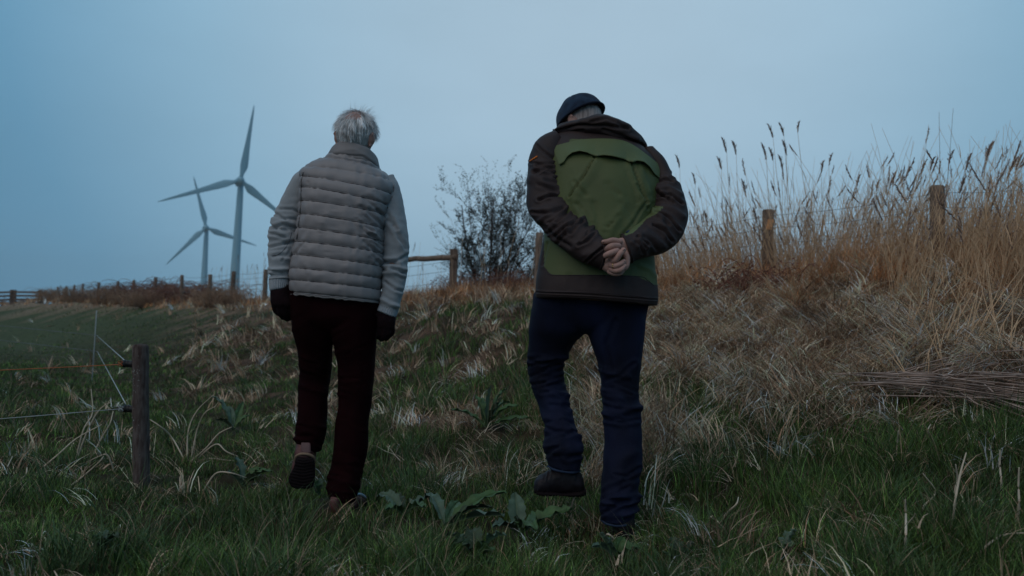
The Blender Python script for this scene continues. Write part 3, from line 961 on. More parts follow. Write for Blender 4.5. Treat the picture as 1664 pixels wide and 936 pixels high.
# far rail fences at the left edge
g = empty('rail_fence', up(45, 490, 60), 'distant dark three-rail wooden fence at the left end of the dike', 'rail fence')
Y0 = 60
xs = [-60, -18, 22, 66]
for px in xs:
    t = up(px, 471 + (2 if px < 0 else 0), Y0); b = t.copy(); b[2] = H(b[0], b[1]) - .2
    V, Fs = box((t + b) / 2, (.11 if px != 22 else .2, .1, (t[2] - b[2]) / 2)); mesh_np('post', V, Fs, wood2_m, g, smooth=False)
for k, py in enumerate((474.5, 480.5, 486.5)):
    for x0, x1, dy in ((-60, 20, 3.5), (22, 68, 0)):
        a, c = up(x0, py + dy, Y0 - .15), up(x1, py + (0 if dy else .5), Y0 - .15)
        mid = (a + c) / 2
        dd = c - a; L = np.linalg.norm(dd); ang = math.atan2(dd[2], dd[0])
        R_ = [[math.cos(ang), 0, -math.sin(ang)], [0, 1, 0], [math.sin(ang), 0, math.cos(ang)]]
        V, Fs = box(mid, (L / 2, .03, .075), R_); mesh_np('rail', V, Fs, wood2_m, g, smooth=False)

# ------------------------------------------------------------------ electric fence at the left
ep_m = mat('lichen_post_wood', (.085, .050, .045), .95, .15, .35, 14, .9, 45, stretch=(5, 5, 1.2), c2=(.15, .12, .11))
blk_m = mat('black_plastic', (.012, .010, .011), .5, .4, .2)
cord_o = mat('orange_fence_cord', (.45, .13, .05), .6, .3, .2)
cord_w = mat('white_fence_cord', (.40, .42, .43), .6, .3, .2)
g = ground_at(232, 790)
ef = empty('electric_fence', g, 'low electric fence of cords held by a dark wooden post', 'electric fence')
t = up(228, 560, g[1]); 
post = mesh_np('post', *post_geo(g - [0, 0, .1], t, .0385, seed=77, nu=28), ep_m, ef)
# lichen flecks
parts = []
for i in range(46):
    px, py = 217 + rnd.uniform(-1, 16), rnd.choice([rnd.uniform(600, 640), rnd.uniform(570, 740)])
    q = up(px, py, g[1]); cx = up(229, py, g[1])
    dx = q[0] - cx[0]
    if abs(dx) > .034: continue
    q[1] = g[1] - math.sqrt(max(.0385 ** 2 - dx * dx, 0)) * 1.0 - .0004
    s_ = rnd.uniform(.0008, .0024)
    a = np.linspace(0, 6.28, 7)[:-1]
    V = np.c_[q[0] + s_ * np.cos(a) * .8, np.full(6, q[1]), q[2] + s_ * np.sin(a) * rnd.uniform(.7, 2)]
    V[:, 1] -= .0006
    V = np.vstack([V, q - [0, -.001, 0]])
    parts.append((V, [np.array([[i_, (i_ + 1) % 6, 6] for i_ in range(6)])]))
V, Fs = merge(parts)
o = mesh_np('lichen', V, Fs, mat('lichen', (.33, .36, .34), .9, .1, .2), post); tag(o, kind='stuff')
for (ix, iy) in ((205, 591), (206, 664)):
    q = up(ix, iy, g[1] - .005); q2 = up(216, iy + 1, g[1] - .005)
    prt = [tube([q + [0.0, 0, 0], q2], [.0145, .0165], nu=14, nsub=1), tube([q + [-.013, 0, 0], q + [-.004, 0, 0]], [.018, .018], nu=14, nsub=1), tube([q + [.006, 0, 0], q + [.012, 0, 0]], [.0175, .0175], nu=14, nsub=1)]
    ring = [q + np.array([-.006, .0, 0]) + .015 * np.array([0, math.cos(a), math.sin(a)]) for a in np.linspace(0, 6.28, 13)]
    prt.append(tube(ring, .005, nu=6, nsub=1, capround=False))
    V, Fs = merge(prt)
    ins = mesh_np('insulator', V, Fs, blk_m, ef)
    kn = [q + np.array([-.02 + .012 * math.sin(a * 2), -.018, .012 * math.sin(a)]) for a in np.linspace(0, 12, 18)]
    mesh_np('knot', *tube(kn, .0022, nu=5, nsub=2), cord_o if iy < 600 else cord_w, ins)
stk = up(157, 505, 10.5); sb = stk.copy(); sb[2] = H(sb[0], sb[1])
mesh_np('stake', *tube([sb, stk], .006, nu=8, nsub=1), cord_w, ef)
def wire(pts, r, m, sagz=0.0):
    a, b = np.array(pts[0]), np.array(pts[-1])
    P = a + (b - a) * np.linspace(0, 1, 14)[:, None]; P[:, 2] -= sagz * np.sin(np.pi * np.linspace(0, 1, 14))
    mesh_np('cord', *tube(P, r, nu=6, nsub=2, capround=False), m, ef)
wire([up(-260, 611, g[1] - .1), up(200, 592, g[1] - .01)], .0023, cord_o, .004)
wire([up(-260, 699, g[1] - .1), up(200, 664, g[1] - .01)], .0019, cord_w, .004)
wire([up(203, 586, g[1]), up(157, 545, 10.5)], .0024, cord_w)
wire([up(204, 656, g[1]), up(158, 571, 10.5)], .0028, cord_w)
wire([up(157, 545, 10.5), up(-240, 505, 13)], .0035, wire_m)
wire([up(158, 571, 10.5), up(-240, 525, 13)], .0035, wire_m)

# ------------------------------------------------------------------ wind turbines
turb_m = mat('turbine_haze_tinted_paint', (.25, .45, .55), .5, .4, .04, 2)  # whitish paint with the blue of distance haze put into its colour
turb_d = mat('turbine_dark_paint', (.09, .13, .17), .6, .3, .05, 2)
lampm = mat('beacon_housing', (.8, .8, .8), .3, .5, .02)


def turbine(Yd, base_px, hub_px, tips, label, nacdir, side):
    hub = up(*hub_px, Yd)
    base = up(*base_px, Yd); zb = -1.0
    # extend the traced tower line down to the plain
    d = hub - base; base = hub - d * ((hub[2] - zb) / d[2])
    base = np.array([base[0], hub[1] + 3.6, zb]); 
    hz = hub[2] - zb
    root = empty('wind_turbine', base, label, 'wind turbine')
    topp = np.array([hub[0] + side * -1.1, hub[1] + 3.6, hub[2] - 1.3])
    n = 14; t = np.linspace(0, 1, n)
    mesh_np('tower', *tube(base + (topp - base) * t[:, None], 2.35 - 1.15 * t, nu=28, nsub=1, capround=False), turb_m, root)
    # flange collar low on the tower
    for f_, hh, ov in ((.165, .9, .35),):
        c = base + (topp - base) * f_
        mesh_np('collar', *tube([c, c + [0, 0, hh]], 2.35 - 1.15 * f_ + ov, nu=28, nsub=1, capround=False), turb_d, root)
    nd = np.array([side * -.42, .907, -.02]); nd /= np.linalg.norm(nd)
    # nacelle: rounded box along nd
    pts = [hub + nd * a for a in (1.2, 1.6, 3, 6, 8.4, 9.0)]
    mesh_np('nacelle', *tube(pts, [1.3, 1.6, 1.85, 1.8, 1.35, .8], nu=20, nsub=3), turb_m, root)
    q = hub + nd * 5.5 + [0, 0, 2.2]
    mesh_np('beacon', *tube([q - [0, 0, .5], q + [0, 0, .5]], .32, nu=10, nsub=1), lampm, root)
    mesh_np('hub', *tube([hub - nd * 1.9, hub - nd * 1.4, hub, hub + nd * 1.2], [.5, 1.15, 1.65, 1.5], nu=24, nsub=4), turb_m, root)
    # rotor plane normal = nd
    for (tx, ty) in tips:
        dd = AF + AR * (tx - 832) / F + AU * (468 - ty) / F
        tt = ((hub - CAM) @ nd) / (dd @ nd)
        tip = CAM + dd * tt
        ax = tip - hub; L = np.linalg.norm(ax); L0 = 31.0 * (1 if L > 0 else 1); ax /= L
        L = min(max(L, 28), 35)
        ch = np.cross(nd, ax)
        st = [0, .03, .06, .10, .16, .24, .35, .5, .65, .8, .92, 1.0]
        cw = [.85, .85, .9, 1.3, 1.75, 1.6, 1.3, 1.0, .78, .55, .36, .10]
        th = [.85, .85, .8, .6, .42, .34, .27, .2, .15, .1, .07, .03]
        tw = [1.1, 1.1, .9, .75, .6, .45, .3, .2, .12, .06, .02, 0]
        rings = []
        for s_, c_, h_, w_ in zip(st, cw, th, tw):
            ctr = hub + ax * (1.0 + s_ * (L - 1)) + ch * (.35 * (c_ - .85) if s_ > .06 else 0)
            a = np.linspace(0, 2 * np.pi, 20, endpoint=False)
            u_ = np.cos(a) * c_; v_ = np.sin(a) * h_ * (1 + .5 * np.cos(a) * (s_ > .08))
            cc, nn_ = ch * math.cos(w_ * .6) + nd * math.sin(w_ * .6), nd * math.cos(w_ * .6) - ch * math.sin(w_ * .6)
            rings.append(ctr + u_[:, None] * cc + v_[:, None] * nn_)
        G = np.array(rings)
        V = np.vstack([G.reshape(-1, 3), G[0].mean(0), G[-1].mean(0)])
        j = np.arange(20); j2 = (j + 1) % 20; nv = len(G)
        mesh_np('blade', V, [grid_faces(nv, 20), np.stack([j2, j, np.full(20, nv * 20)], -1), np.stack([(nv - 1) * 20 + j, (nv - 1) * 20 + j2, np.full(20, nv * 20 + 1)], -1)], turb_m, root)


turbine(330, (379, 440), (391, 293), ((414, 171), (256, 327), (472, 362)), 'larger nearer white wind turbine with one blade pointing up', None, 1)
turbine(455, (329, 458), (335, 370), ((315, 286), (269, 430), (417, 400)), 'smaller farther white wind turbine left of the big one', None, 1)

# ------------------------------------------------------------------ bare shrub
bark_m = mat('shrub_bark', (.085, .060, .055), .9, .15, .3, 20)
bud_m = mat('shrub_bud', (.055, .055, .045), .9, .15, .4, 20)


def shrub(root, base, height, spread, nstem, seed, bark, bud, depth=4, budn=1.0, lean=(0, 0), thick=.022, bs=1.0):
    r = random.Random(seed)
    br, buds = [], []

    def grow(p, d, L, rad, lev):
        n = 5
        pts, rads = [p.copy()], [rad]
        dd = d.copy()
        for i in range(n):
            dd = dd + np.array([r.gauss(0, .13), r.gauss(0, .13), r.gauss(.035, .09)])
            dd /= np.linalg.norm(dd)
            p = p + dd * L / n
            pts.append(p.copy()); rads.append(rad * (1 - .13 * (i + 1)))
        br.append(tube(pts, rads, nu=6 if lev < 2 else 3, nsub=1, capround=False))
        if lev >= 2:
            for i in range(1, len(pts)):
                for _ in range(2 if r.random() < budn else 1):
                    t = r.random(); q = pts[i - 1] + (pts[i] - pts[i - 1]) * t
                    s_ = r.uniform(.006, .016) * bs; o_ = np.array([r.gauss(0, 1), r.gauss(0, 1), r.gauss(.5, 1)]); o_ /= np.linalg.norm(o_)
                    w = np.cross(o_, [r.gauss(0, 1), r.gauss(0, 1), r.gauss(0, 1)]); w /= np.linalg.norm(w) + 1e-6
                    buds.append(np.array([q, q + o_ * s_ + w * s_ * .6, q + o_ * s_ * 2, q + o_ * s_ - w * s_ * .6]))
        if lev < depth:
            m = (5, 5, 4, 3)[lev] if lev < 4 else 2
            for k in range(m):
                i = r.randint(1, n); t = r.random()
                q = pts[i - 1] + (pts[i] - pts[i - 1]) * t
                nd_ = dd + np.array([r.gauss(0, .55), r.gauss(0, .55), r.gauss(.1, .3)])
                nd_ /= np.linalg.norm(nd_)
                grow(q, nd_, L * r.uniform(.38, .62), rads[i] * .55, lev + 1)
    for k in range(nstem):
        a = r.uniform(0, 6.28); sp = spread * r.uniform(.1, 1)
        d = np.array([math.cos(a) * sp + lean[0], math.sin(a) * sp + lean[1], 1.0]); d /= np.linalg.norm(d)
        grow(np.array(base) + np.array([math.cos(a) * .1, math.sin(a) * .1, 0]), d, height * r.uniform(.45, .8), thick * r.uniform(.6, 1.1), 0)
    V, Fs = merge(br)
    mesh_np('branches', V, Fs, bark, root)
    N = len(buds)
    V = np.array(buds).reshape(-1, 3)
    o = mesh_np('buds', V, np.arange(N * 4).reshape(-1, 4), bud, root); tag(o, kind='stuff')


b = up(792, 470, 15.5); b[2] = H(b[0], b[1]) - .05
r_ = empty('bare_shrub', b, 'bare twiggy shrub with small buds behind the fence between the two walkers', 'shrub')
shrub(r_, b, 2.95, .60, 12, 5, bark_m, bud_m)
b = up(845, 470, 15.0); b[2] = H(b[0], b[1])
r_ = empty('bare_shrub', b, 'lower bare shrub half hidden by the green jacket', 'shrub')
shrub(r_, b, 1.5, .7, 7, 8, bark_m, bud_m, depth=3)
# rusty brambles at the foot of the shrub
bram_m = mat('bramble_cane', (.20, .085, .060), .9, .15, .4, 12)


def bramble(px, Y, h, w, n, label, seed, m=bram_m, cat='bramble', name='bramble', group=None, thick=.004, base_py=470):
    r = random.Random(seed)
    b = up(px, base_py, Y); b[2] = H(b[0], b[1]) - .05
    prt = []
    for i in range(n):
        a = r.uniform(0, 6.28); L = r.uniform(.5, 1.1)
        p0 = b + np.array([r.gauss(0, w * .35), r.gauss(0, w * .3), 0])
        dx = math.cos(a) * w * L * .5; dy = math.sin(a) * w * L * .4; hh = h * L * r.uniform(.6, 1.1)
        pts = [p0, p0 + [dx * .4, dy * .4, hh * .8], p0 + [dx * .9, dy * .9, hh], p0 + [dx * 1.3, dy * 1.3, hh * .7]]
        prt.append(tube(pts, [thick, thick, thick * .7, thick * .4], nu=4, nsub=3, capround=False))
        for k in range(5):
            q = pts[r.randint(1, 3)] + np.array([r.gauss(0, .06), r.gauss(0, .06), r.gauss(0, .06)]) * w
            s_ = r.uniform(.5, 1.2) * max(.018, thick * 2.2); u_ = np.array([r.gauss(0, 1), r.gauss(0, 1), r.gauss(0, 1)]); v_ = np.array([r.gauss(0, 1), r.gauss(0, 1), r.gauss(0, 1)])
            u_ *= s_ / np.linalg.norm(u_); v_ *= s_ * .6 / np.linalg.norm(v_)
            prt.append((np.array([q - u_, q - v_, q + u_, q + v_]), [np.array([[0, 1, 2, 3]])]))
    V, Fs = merge(prt)
    o = mesh_np(name, V, Fs, m); tag(o, label, cat, group)
    return o


bramble(772, 14.2, .55, .7, 240, 'low rusty bramble heap left of the shrub stems', 1)
bramble(820, 14.0, .62, .55, 200, 'upright rusty bramble against the shrub stems', 2)
bramble(868, 12.6, .45, .6, 200, 'rusty bramble heap beside the dark jacket hem', 3)
bramble(1235, 7.2, .40, .55, 140, 'dark rusty tangle under the post with the orange patch', 4)
# distant brown thickets left
dist_m = mat('distant_thicket', (.10, .085, .10), .95, .1, .4, 1.5)
dist2 = mat('distant_rusty_thicket', (.22, .105, .08), .95, .1, .4, 1.5)
for i, (px, Y, h, w, m, lab) in enumerate(((292, 30, 1.15, 2.6, dist2, 'widest rusty thicket behind the far fence posts'), (243, 33, 1.1, 2.0, dist2, 'rusty thicket farther along the far fence'), (322, 27, .8, 1.8, dist2, 'rusty thicket under the smaller wind turbine'), (205, 40, 1.0, 2.2, dist_m, 'dark hazy thicket at the far end of the fence'),
                                           (300, 70, 3.2, 6, dist_m, 'grey wooded clump behind the rusty thicket'), (262, 78, 2.9, 5, dist_m, 'grey wooded clump left of the rusty thicket'), (170, 85, 2.6, 5, dist_m, 'low grey clump on the horizon near the farthest posts'), (336, 60, 2.0, 4, dist_m, 'low grey clump at the foot of the smaller turbine'))):
    bramble(px, Y, h * .8, w, 210, lab, 20 + i, m, 'thicket', 'thicket', None, .010 if Y < 50 else .03)
tanb = mat('distant_straw_scrub', (.34, .21, .14), .95, .1, .3, 1.5)
for i, (px, Y, h, w, lab) in enumerate(((128, 40, .75, 1.3, 'straw-coloured scrub clump at the far end of the posts'), (182, 33, .8, 1.2, 'straw-coloured scrub clump before the rusty thicket'), (232, 27, .6, 1.2, 'low straw-coloured scrub before the far fence posts'), (360, 21, .5, 1.0, 'low straw-coloured scrub near the bigger turbine tower'), (88, 50, .8, 1.6, 'straw-coloured scrub beside the distant rail fence'))):
    bramble(px, Y, h, w, 260, lab, 40 + i, tanb, 'scrub', 'scrub', None, .007)
for i, (px, Y, h) in enumerate(((24, 130, 4.6), (126, 110, 3.2), (182, 95, 3.6), (226, 90, 3.0), (62, 120, 2.2), (100, 118, 2.4))):
    b = up(px, 470, Y); b[2] = H(b[0], b[1])
    h = up(px, [452, 458, 452, 460, 468, 464][i], Y)[2] - b[2]
    rt = empty('distant_tree', b, 'small bare tree far off on the skyline at the left', 'tree', 'far bare trees at the left')
    shrub(rt, b, h * .75, .45, 5, 60 + i, dist_m, dist_m, depth=3, thick=.13, bs=9)
# ------------------------------------------------------------------ people
skin_m = mat('skin', (.44, .245, .20), .55, .35, .18, 25, .25, 150)
ear_m = skin_m
hairg_m = mat('grey_hair', (.40, .38, .37), .55, .4, .4, 60, stretch=(1, 1, .2))
knit_m = mat('grey_knit', (.31, .325, .345), .95, .1, .06, 40, .35, 260, sheen=.3)
cuff_m = mat('ribbed_knit', (.33, .35, .38), .95, .1, .1, 40, .4, 200, sheen=.3)
vest_m = mat('taupe_nylon', (.265, .238, .240), .5, .45, .07, 12, .12, 220)
vest_dk = mat('vest_piping_fabric', (.225, .205, .205), .6, .3, .1, 12)
seam_m = mat('dark_stitching', (.055, .042, .045), .9, .1, .1)
trou_m = mat('maroon_corduroy', (.0125, .0024, .0033), .9, .04, .25, 9, .3, 200)
glove_m = mat('black_maroon_glove', (.013, .0055, .007), .9, .12, .3, 20, .5, 200)
leather_m = mat('brown_red_leather', (.11, .040, .036), .55, .35, .35, 25, .4, 80)
welt_m = mat('tan_welt', (.26, .17, .115), .7, .25, .15, 20)
sole_m = mat('black_sole', (.010, .006, .007), .9, .15, .2)
white_m = mat('white_shoe_panel', (.36, .42, .48), .6, .3, .1)


def head_part(center, R, sc_=1.0, hairlen=0):
    """one head: skull, jaw, neck stub, nose, brow, lips, ears; faces +y before R"""
    nu, nv = 40, 28
    ph = np.linspace(0.04, np.pi - .04, nv)[:, None]; th = np.linspace(0, 2 * np.pi, nu, endpoint=False)[None, :]
    d = np.stack([np.sin(ph) * np.cos(th), np.sin(ph) * np.sin(th), np.cos(ph) + 0 * th], -1)
    V = d * np.array([.077, .098, .112])
    z, y, x = V[..., 2], V[..., 1], V[..., 0]
    low = np.clip(-z / .11, 0, 1)
    V[..., 0] *= 1 - .32 * low ** 1.5
    V[..., 1] = np.where(y > 0, y * (1 - .10 * low), y * (1 - .45 * low)) + .012 * low
    f = np.clip(y / .09, 0, 1)
    V[..., 1] += f * (.008 * np.exp(-((z - .022) / .012) ** 2) - .010 * np.exp(-((z - .004) / .012) ** 2) * np.exp(-((np.abs(x) - .032) / .016) ** 2))
    V[..., 1] += f * .007 * np.exp(-((z + .058) / .010) ** 2) * np.exp(-(x / .025) ** 2)
    V[..., 1] += f * .006 * np.exp(-((z + .095) / .014) ** 2)
    parts = []
    Vv = np.vstack([V.reshape(-1, 3), [0, 0, .112], [0, .01, -.112]])
    j = np.arange(nu); j2 = (j + 1) % nu
    parts.append((Vv, [grid_faces(nv, nu), np.stack([j, j2, np.full(nu, nv * nu)], -1), np.stack([(nv - 1) * nu + j2, (nv - 1) * nu + j, np.full(nu, nv * nu + 1)], -1)]))
    parts.append(tube([(0, .088, .012), (0, .104, -.012), (0, .112, -.026), (0, .098, -.036)], [.007, .010, .014, .011], nu=12, nsub=3))
    for sx in (-1, 1):
        parts.append(tube([(sx * .013, .096, -.030), (sx * .012, .100, -.028)], [.009, .008], nu=8, nsub=2))
        # ear: dish with a thick rim
        rim = [(sx * (.078 + .014 * k), -.012 + .017 * math.cos(a) - .004, -.016 + .031 * math.sin(a)) for a, k in zip(np.linspace(-1.9, 2.6, 12), np.linspace(.2, 1.0, 12))]
        parts.append(tube(rim, np.linspace(.0065, .0055, 12), nu=8, nsub=2))
        parts.append(tube([(sx * .070, -.006, -.012), (sx * .082, -.014, -.014)], [.020, .022], nu=12, nsub=2, flat=1.2))
        parts.append(tube([(sx * .077, -.004, -.034), (sx * .080, -.006, -.028)], [.009, .009], nu=8, nsub=2))
    parts.append(tube([(0, -.018, -.15), (0, -.012, -.09), (0, -.012, -.04)], [.062, .056, .05], nu=20, nsub=3))
    R = np.array(R)
    return [((V_ * sc_) @ R.T + np.array(center), F_) for V_, F_ in parts]


def eulerR(rx, ry, rz):
    return np.array(Matrix.Rotation(rz, 3, 'Z') @ Matrix.Rotation(rx, 3, 'X') @ Matrix.Rotation(ry, 3, 'Y'))


def shrink(R, k, dY=0.0):
    out = []
    for r in R:
        r = list(r); cx, cy = (r[0] + r[2]) / 2, (r[1] + r[3]) / 2
        r[0] = cx + (r[0] - cx) * k; r[2] = cx + (r[2] - cx) * k; r[1] = cy + (r[1] - cy) * k; r[3] = cy + (r[3] - cy) * k
        r[5] *= k; r[4] += dY
        out.append(r)
    return out


def garment(name, R, m, parent, fl=(), nsub=10, nu=64, base=None, label=None):
    def disp(G, N):
        d = folds(G, N, fl) if fl else 0
        return d + (base(G, N) if base else 0) + .0012 * fnoise(G, 14, 9, 2)
    V, Fs, G = loft(R, nsub, nu, disp)
    o = mesh_np(name, V, Fs, m, parent)
    return o, V, Fs, G


def bvh_of(V, Fs):
    return BVHTree.FromPolygons([tuple(v) for v in V], [tuple(int(i) for i in f) for F_ in Fs for f in F_])


def surf(bvh, px, py, off=0.0, default=3.3):
    d = AF + AR * (px - 832) / F + AU * (468 - py) / F
    d = d / np.linalg.norm(d)
    h = bvh.ray_cast(Vector(CAM), Vector(d))
    if h[0] is None:
        q = bvh.find_nearest(Vector(up(px, py, default)))
        p = np.array(q[0])
        return p - d * off
    return np.array(h[0]) - d * off


def on_line(bvh, pts, off, n=8, default=3.3):
    P = cr(np.array(pts, float), n)
    return [surf(bvh, a, b, off, default) for a, b in P]


# ================= walker in the padded vest
feet = up(556, 830, 3.48)
p1 = empty('person', (feet[0], 3.48, 0), 'grey-haired walker seen from behind in a padded taupe vest over a grey sweater', 'person')

# trousers
LEG_L = [(472, 470, 546, 474, 3.52, .125), (473, 500, 545, 505, 3.52, .125), (477, 528, 543, 535, 3.54, .115), (483, 560, 539, 568, 3.57, .10), (488, 592, 538, 596, 3.60, .088), (489, 615, 535, 616, 3.62, .08),
         (486, 640, 532, 641, 3.60, .073), (485, 662, 531, 666, 3.58, .070), (483, 688, 529, 693, 3.55, .066), (480, 708, 527, 716, 3.535, .064), (483, 720, 522, 735, 3.53, .062)]
LEG_R = [(540, 474, 619, 490, 3.52, .125), (541, 505, 616, 512, 3.52, .122), (541, 540, 613, 540, 3.52, .112), (545, 566, 611, 568, 3.53, .10), (549, 600, 608, 600, 3.54, .088), (551, 640, 604, 640, 3.54, .078),
         (548, 680, 600, 682, 3.53, .074), (542, 725, 597, 728, 3.52, .070), (536, 765, 589, 768, 3.51, .066), (533, 790, 583, 794, 3.50, .065), (537, 810, 576, 815, 3.50, .062)]
WAIST = [(474, 455, 617, 468, 3.52, .115), (472, 480, 619, 496, 3.52, .13), (473, 510, 616, 520, 3.52, .13), (478, 528, 612, 533, 3.53, .11), (500, 540, 590, 542, 3.53, .06)]
trf = creases((484, 585, 540, 640), 14, 8, 38, 3.2, .007, 3) + creases((482, 690, 526, 728), 10, 15, 30, 3.5, .007, 4) + creases((540, 560, 612, 620), 8, -12, 40, 4, .005, 5) \
    + creases((534, 740, 590, 810), 16, 10, 32, 4, .007, 6) + creases((548, 620, 604, 700), 8, 15, 36, 4, .005, 7) + creases((475, 500, 615, 545), 8, -30, 36, 4, .004, 17) \
    + [([(497, 520), (500, 600), (496, 700)], 8, .004), ([(585, 520), (580, 640), (570, 780)], 8, .004)]
parts = []
for R_ in (LEG_L, LEG_R, WAIST):
    V, Fs, G = loft(R_, 12, 56, lambda G, N: folds(G, N, trf, .8) + .003 * fnoise(G, 5, 8, 2))
    parts.append((V, Fs))
V, Fs = fuse(parts, .0065, 1)
mesh_np('trousers', V, Fs, trou_m, p1)

# vest
VEST = [  # bottom up along the quilting seams
    (474, 479, 618, 493, 3.50, .125, 0, 2.6), (473, 475, 619, 489, 3.50, .135, 0, 2.6), (472, 456, 620, 471, 3.50, .137, 0, 2.6), (473, 437, 621, 453, 3.50, .137, 0, 2.6), (477, 416, 623, 434, 3.505, .137, 0, 2.6),
    (480, 395, 624, 413, 3.51, .138, 0, 2.6), (483, 373, 624, 394, 3.515, .14, 0, 2.6), (486, 351, 625, 373, 3.52, .14, 0, 2.6), (487, 330, 628, 351, 3.525, .14, 0, 2.6), (488, 308, 633, 335, 3.53, .138, 0, 2.6),
    (488, 291, 640, 317, 3.535, .13, 0, 2.6), (490, 279, 641, 301, 3.54, .12, 0, 2.5), (505, 268, 631, 287, 3.545, .108, 0, 2.3), (524, 259, 621, 277, 3.55, .095, 0, 2.2), (538, 251, 613, 268, 3.55, .085, 0, 2.2), (548, 246, 606, 258, 3.55, .07)]
NS = 12
vf = [([(520, 300), (515, 330), (518, 360)], 5, .0035), ([(620, 330), (600, 315)], 5, .005), ([(622, 350), (590, 322)], 4, -.005), ([(624, 372), (596, 345), (585, 335)], 4, -.006),
      ([(620, 395), (598, 372), (578, 358)], 5, .006), ([(622, 402), (600, 382)], 3.5, -.006), ([(624, 425), (604, 405), (590, 392)], 4, -.006), ([(530, 350), (522, 372)], 4, .004), ([(500, 352), (493, 372)], 4, .004),
      ([(560, 345), (572, 372)], 4, .004), ([(495, 395), (482, 412)], 4, -.004), ([(505, 375), (492, 395)], 4, .004)] \
    + creases((492, 290, 620, 470), 40, 95, 13, 2.2, .0035, 12, 25) + creases((590, 330, 624, 460), 14, 48, 26, 3, .006, 13, 12)


def vest_disp(G, N):
    nv = G.shape[0]
    v = np.arange(nv) / NS
    frac = np.zeros(nv)
    seams = [1.0, 2, 3, 4, 5, 6, 7, 8, 9, 10, 11.35, 12.9]
    amp = np.zeros(nv)
    for a, b in zip(seams[:-1], seams[1:]):
        k = (v >= a) & (v <= b)
        t = (v[k] - a) / (b - a)
        amp[k] = (np.sin(np.pi * t) ** .5) * .0085
    amp[v < 1] = .003
    amp[v > 12.9] = .0085 * np.clip((v[v > 12.9] - 12.9) * 3, 0, 1) * .8
    pk = 1 + .25 * fnoise(G, 9, 71, 2)
    pucker = .0036 * fnoise(G * np.array([1, 1, .12]), 26, 72, 2) * np.clip(1.25 - amp[:, None] / .0085, .15, 1)
    # armholes: draw the sides in a little where the sleeves pass
    return amp[:, None] * pk + pucker + folds(G, N, vf)


VEST = [(r_[0] + 3.2, r_[1], r_[2] - 3.2, r_[3]) + r_[4:] for r_ in VEST]
V, Fs, G = loft(VEST, NS, 120, vest_disp)
vest = mesh_np('vest', V, Fs, vest_m, p1)
VV1 = V
vb = bvh_of(V, Fs)
# thin stitched seams in the channels
for k in (1, 2, 3, 4, 5, 6, 7, 8, 9, 10):
    row = G[k * NS]
    half = row[60:][::-1] if row[90][1] < row[30][1] else row[:61]
    pts = half[1:-1:2]
    c = row.mean(0)
    pts = pts + (pts - c) / np.linalg.norm(pts - c, axis=1)[:, None] * .0006
    mesh_np('seam', *tube(pts, .0013, nu=5, nsub=1, capround=False), seam_m, vest)
# hem roll
row = G[6]
mesh_np('hem_roll', *tube(np.vstack([row, row[:1]]), .0042, nu=8, nsub=1, capround=False), vest_dk, vest)
# collar: folded stand collar, open at the front, lower to the right
COLLAR = [(535, 259, 616, 276, 3.55, .092, -.12, 2.2), (534, 254, 616, 270, 3.55, .095, -.14, 2.2), (537, 247, 615, 263, 3.55, .092, -.16, 2.2), (543, 240, 613, 256, 3.55, .086, -.18, 2.2), (549, 237, 609, 252, 3.55, .080, -.2, 2.2), (551, 238, 606, 252, 3.55, .074, -.2, 2.2), (553, 244, 604, 258, 3.55, .070, -.2, 2.2)]
V, Fs, G2 = loft(COLLAR, 8, 72, lambda G, N: .0018 * fnoise(G, 12, 4, 2) + folds(G, N, [([(545, 248), (575, 242), (608, 262)], 3.5, .003), ([(560, 252), (590, 254), (612, 272)], 3, -.003)]))
mesh_np('collar', V[:-2], [Fs[0]], vest_dk, vest)
# armhole piping
for pts in ([(491, 280), (488.5, 292), (488, 315), (487, 340), (484, 365), (481, 388)], [(641, 299), (640, 312), (634, 334), (628, 350), (625.5, 366), (625, 385)]):
    mesh_np('piping', *tube(on_line(vb, [(a + (1.2 if a < 560 else -1.2), b) for a, b in pts], .002, 5, 3.5), .0042, nu=8, nsub=1), vest_dk, vest)

# sweater sleeves
SL = [(489, 276, 512, 300, 3.56, .05), (478, 288, 508, 308, 3.56, .062), (467, 307, 503, 323, 3.56, .066), (457, 328, 497, 341, 3.555, .066), (448, 348, 492, 360, 3.55, .066), (441, 372, 488, 380, 3.54, .066),
      (438, 395, 484, 402, 3.53, .064), (437.5, 420, 478, 424, 3.51, .060), (438.5, 440, 474, 441, 3.50, .055), (439, 455, 472, 453, 3.49, .050)]
SR = [(614, 300, 640, 284, 3.57, .05), (617, 318, 649, 303, 3.57, .06), (619, 340, 656, 333, 3.57, .064), (621, 364, 660.5, 362, 3.565, .066), (623, 385, 662.5, 384, 3.56, .066), (623, 405, 664.5, 404, 3.555, .066),
      (623, 430, 662, 428, 3.545, .062), (622, 455, 659.5, 453, 3.53, .058), (620, 480, 654, 480, 3.51, .054), (617, 495, 645, 507, 3.50, .050)]
sf1 = creases((446, 350, 490, 395), 9, 12, 36, 4.2, .011, 31, 14) + creases((440, 395, 482, 450), 9, 3, 30, 4.2, .008, 32, 12) + [([(443, 372), (460, 366), (488, 372)], 4.5, -.011), ([(440, 385), (462, 382), (484, 388)], 4.5, .008), ([(438, 402), (458, 398), (484, 390)], 4, -.009),
      ([(455, 340), (475, 340), (490, 348)], 4, -.006), ([(458, 425), (468, 412), (473, 400)], 3, -.004), ([(440, 440), (458, 444), (474, 438)], 4, -.007)]
sf2 = creases((626, 330, 660, 420), 9, 60, 34, 4.5, .006, 33, 20) + creases((624, 420, 662, 500), 11, 15, 32, 4.5, .009, 34, 16) + [([(626, 428), (645, 424), (662, 415)], 4.5, -.009), ([(624, 446), (645, 440), (660, 436)], 4.5, .006)]
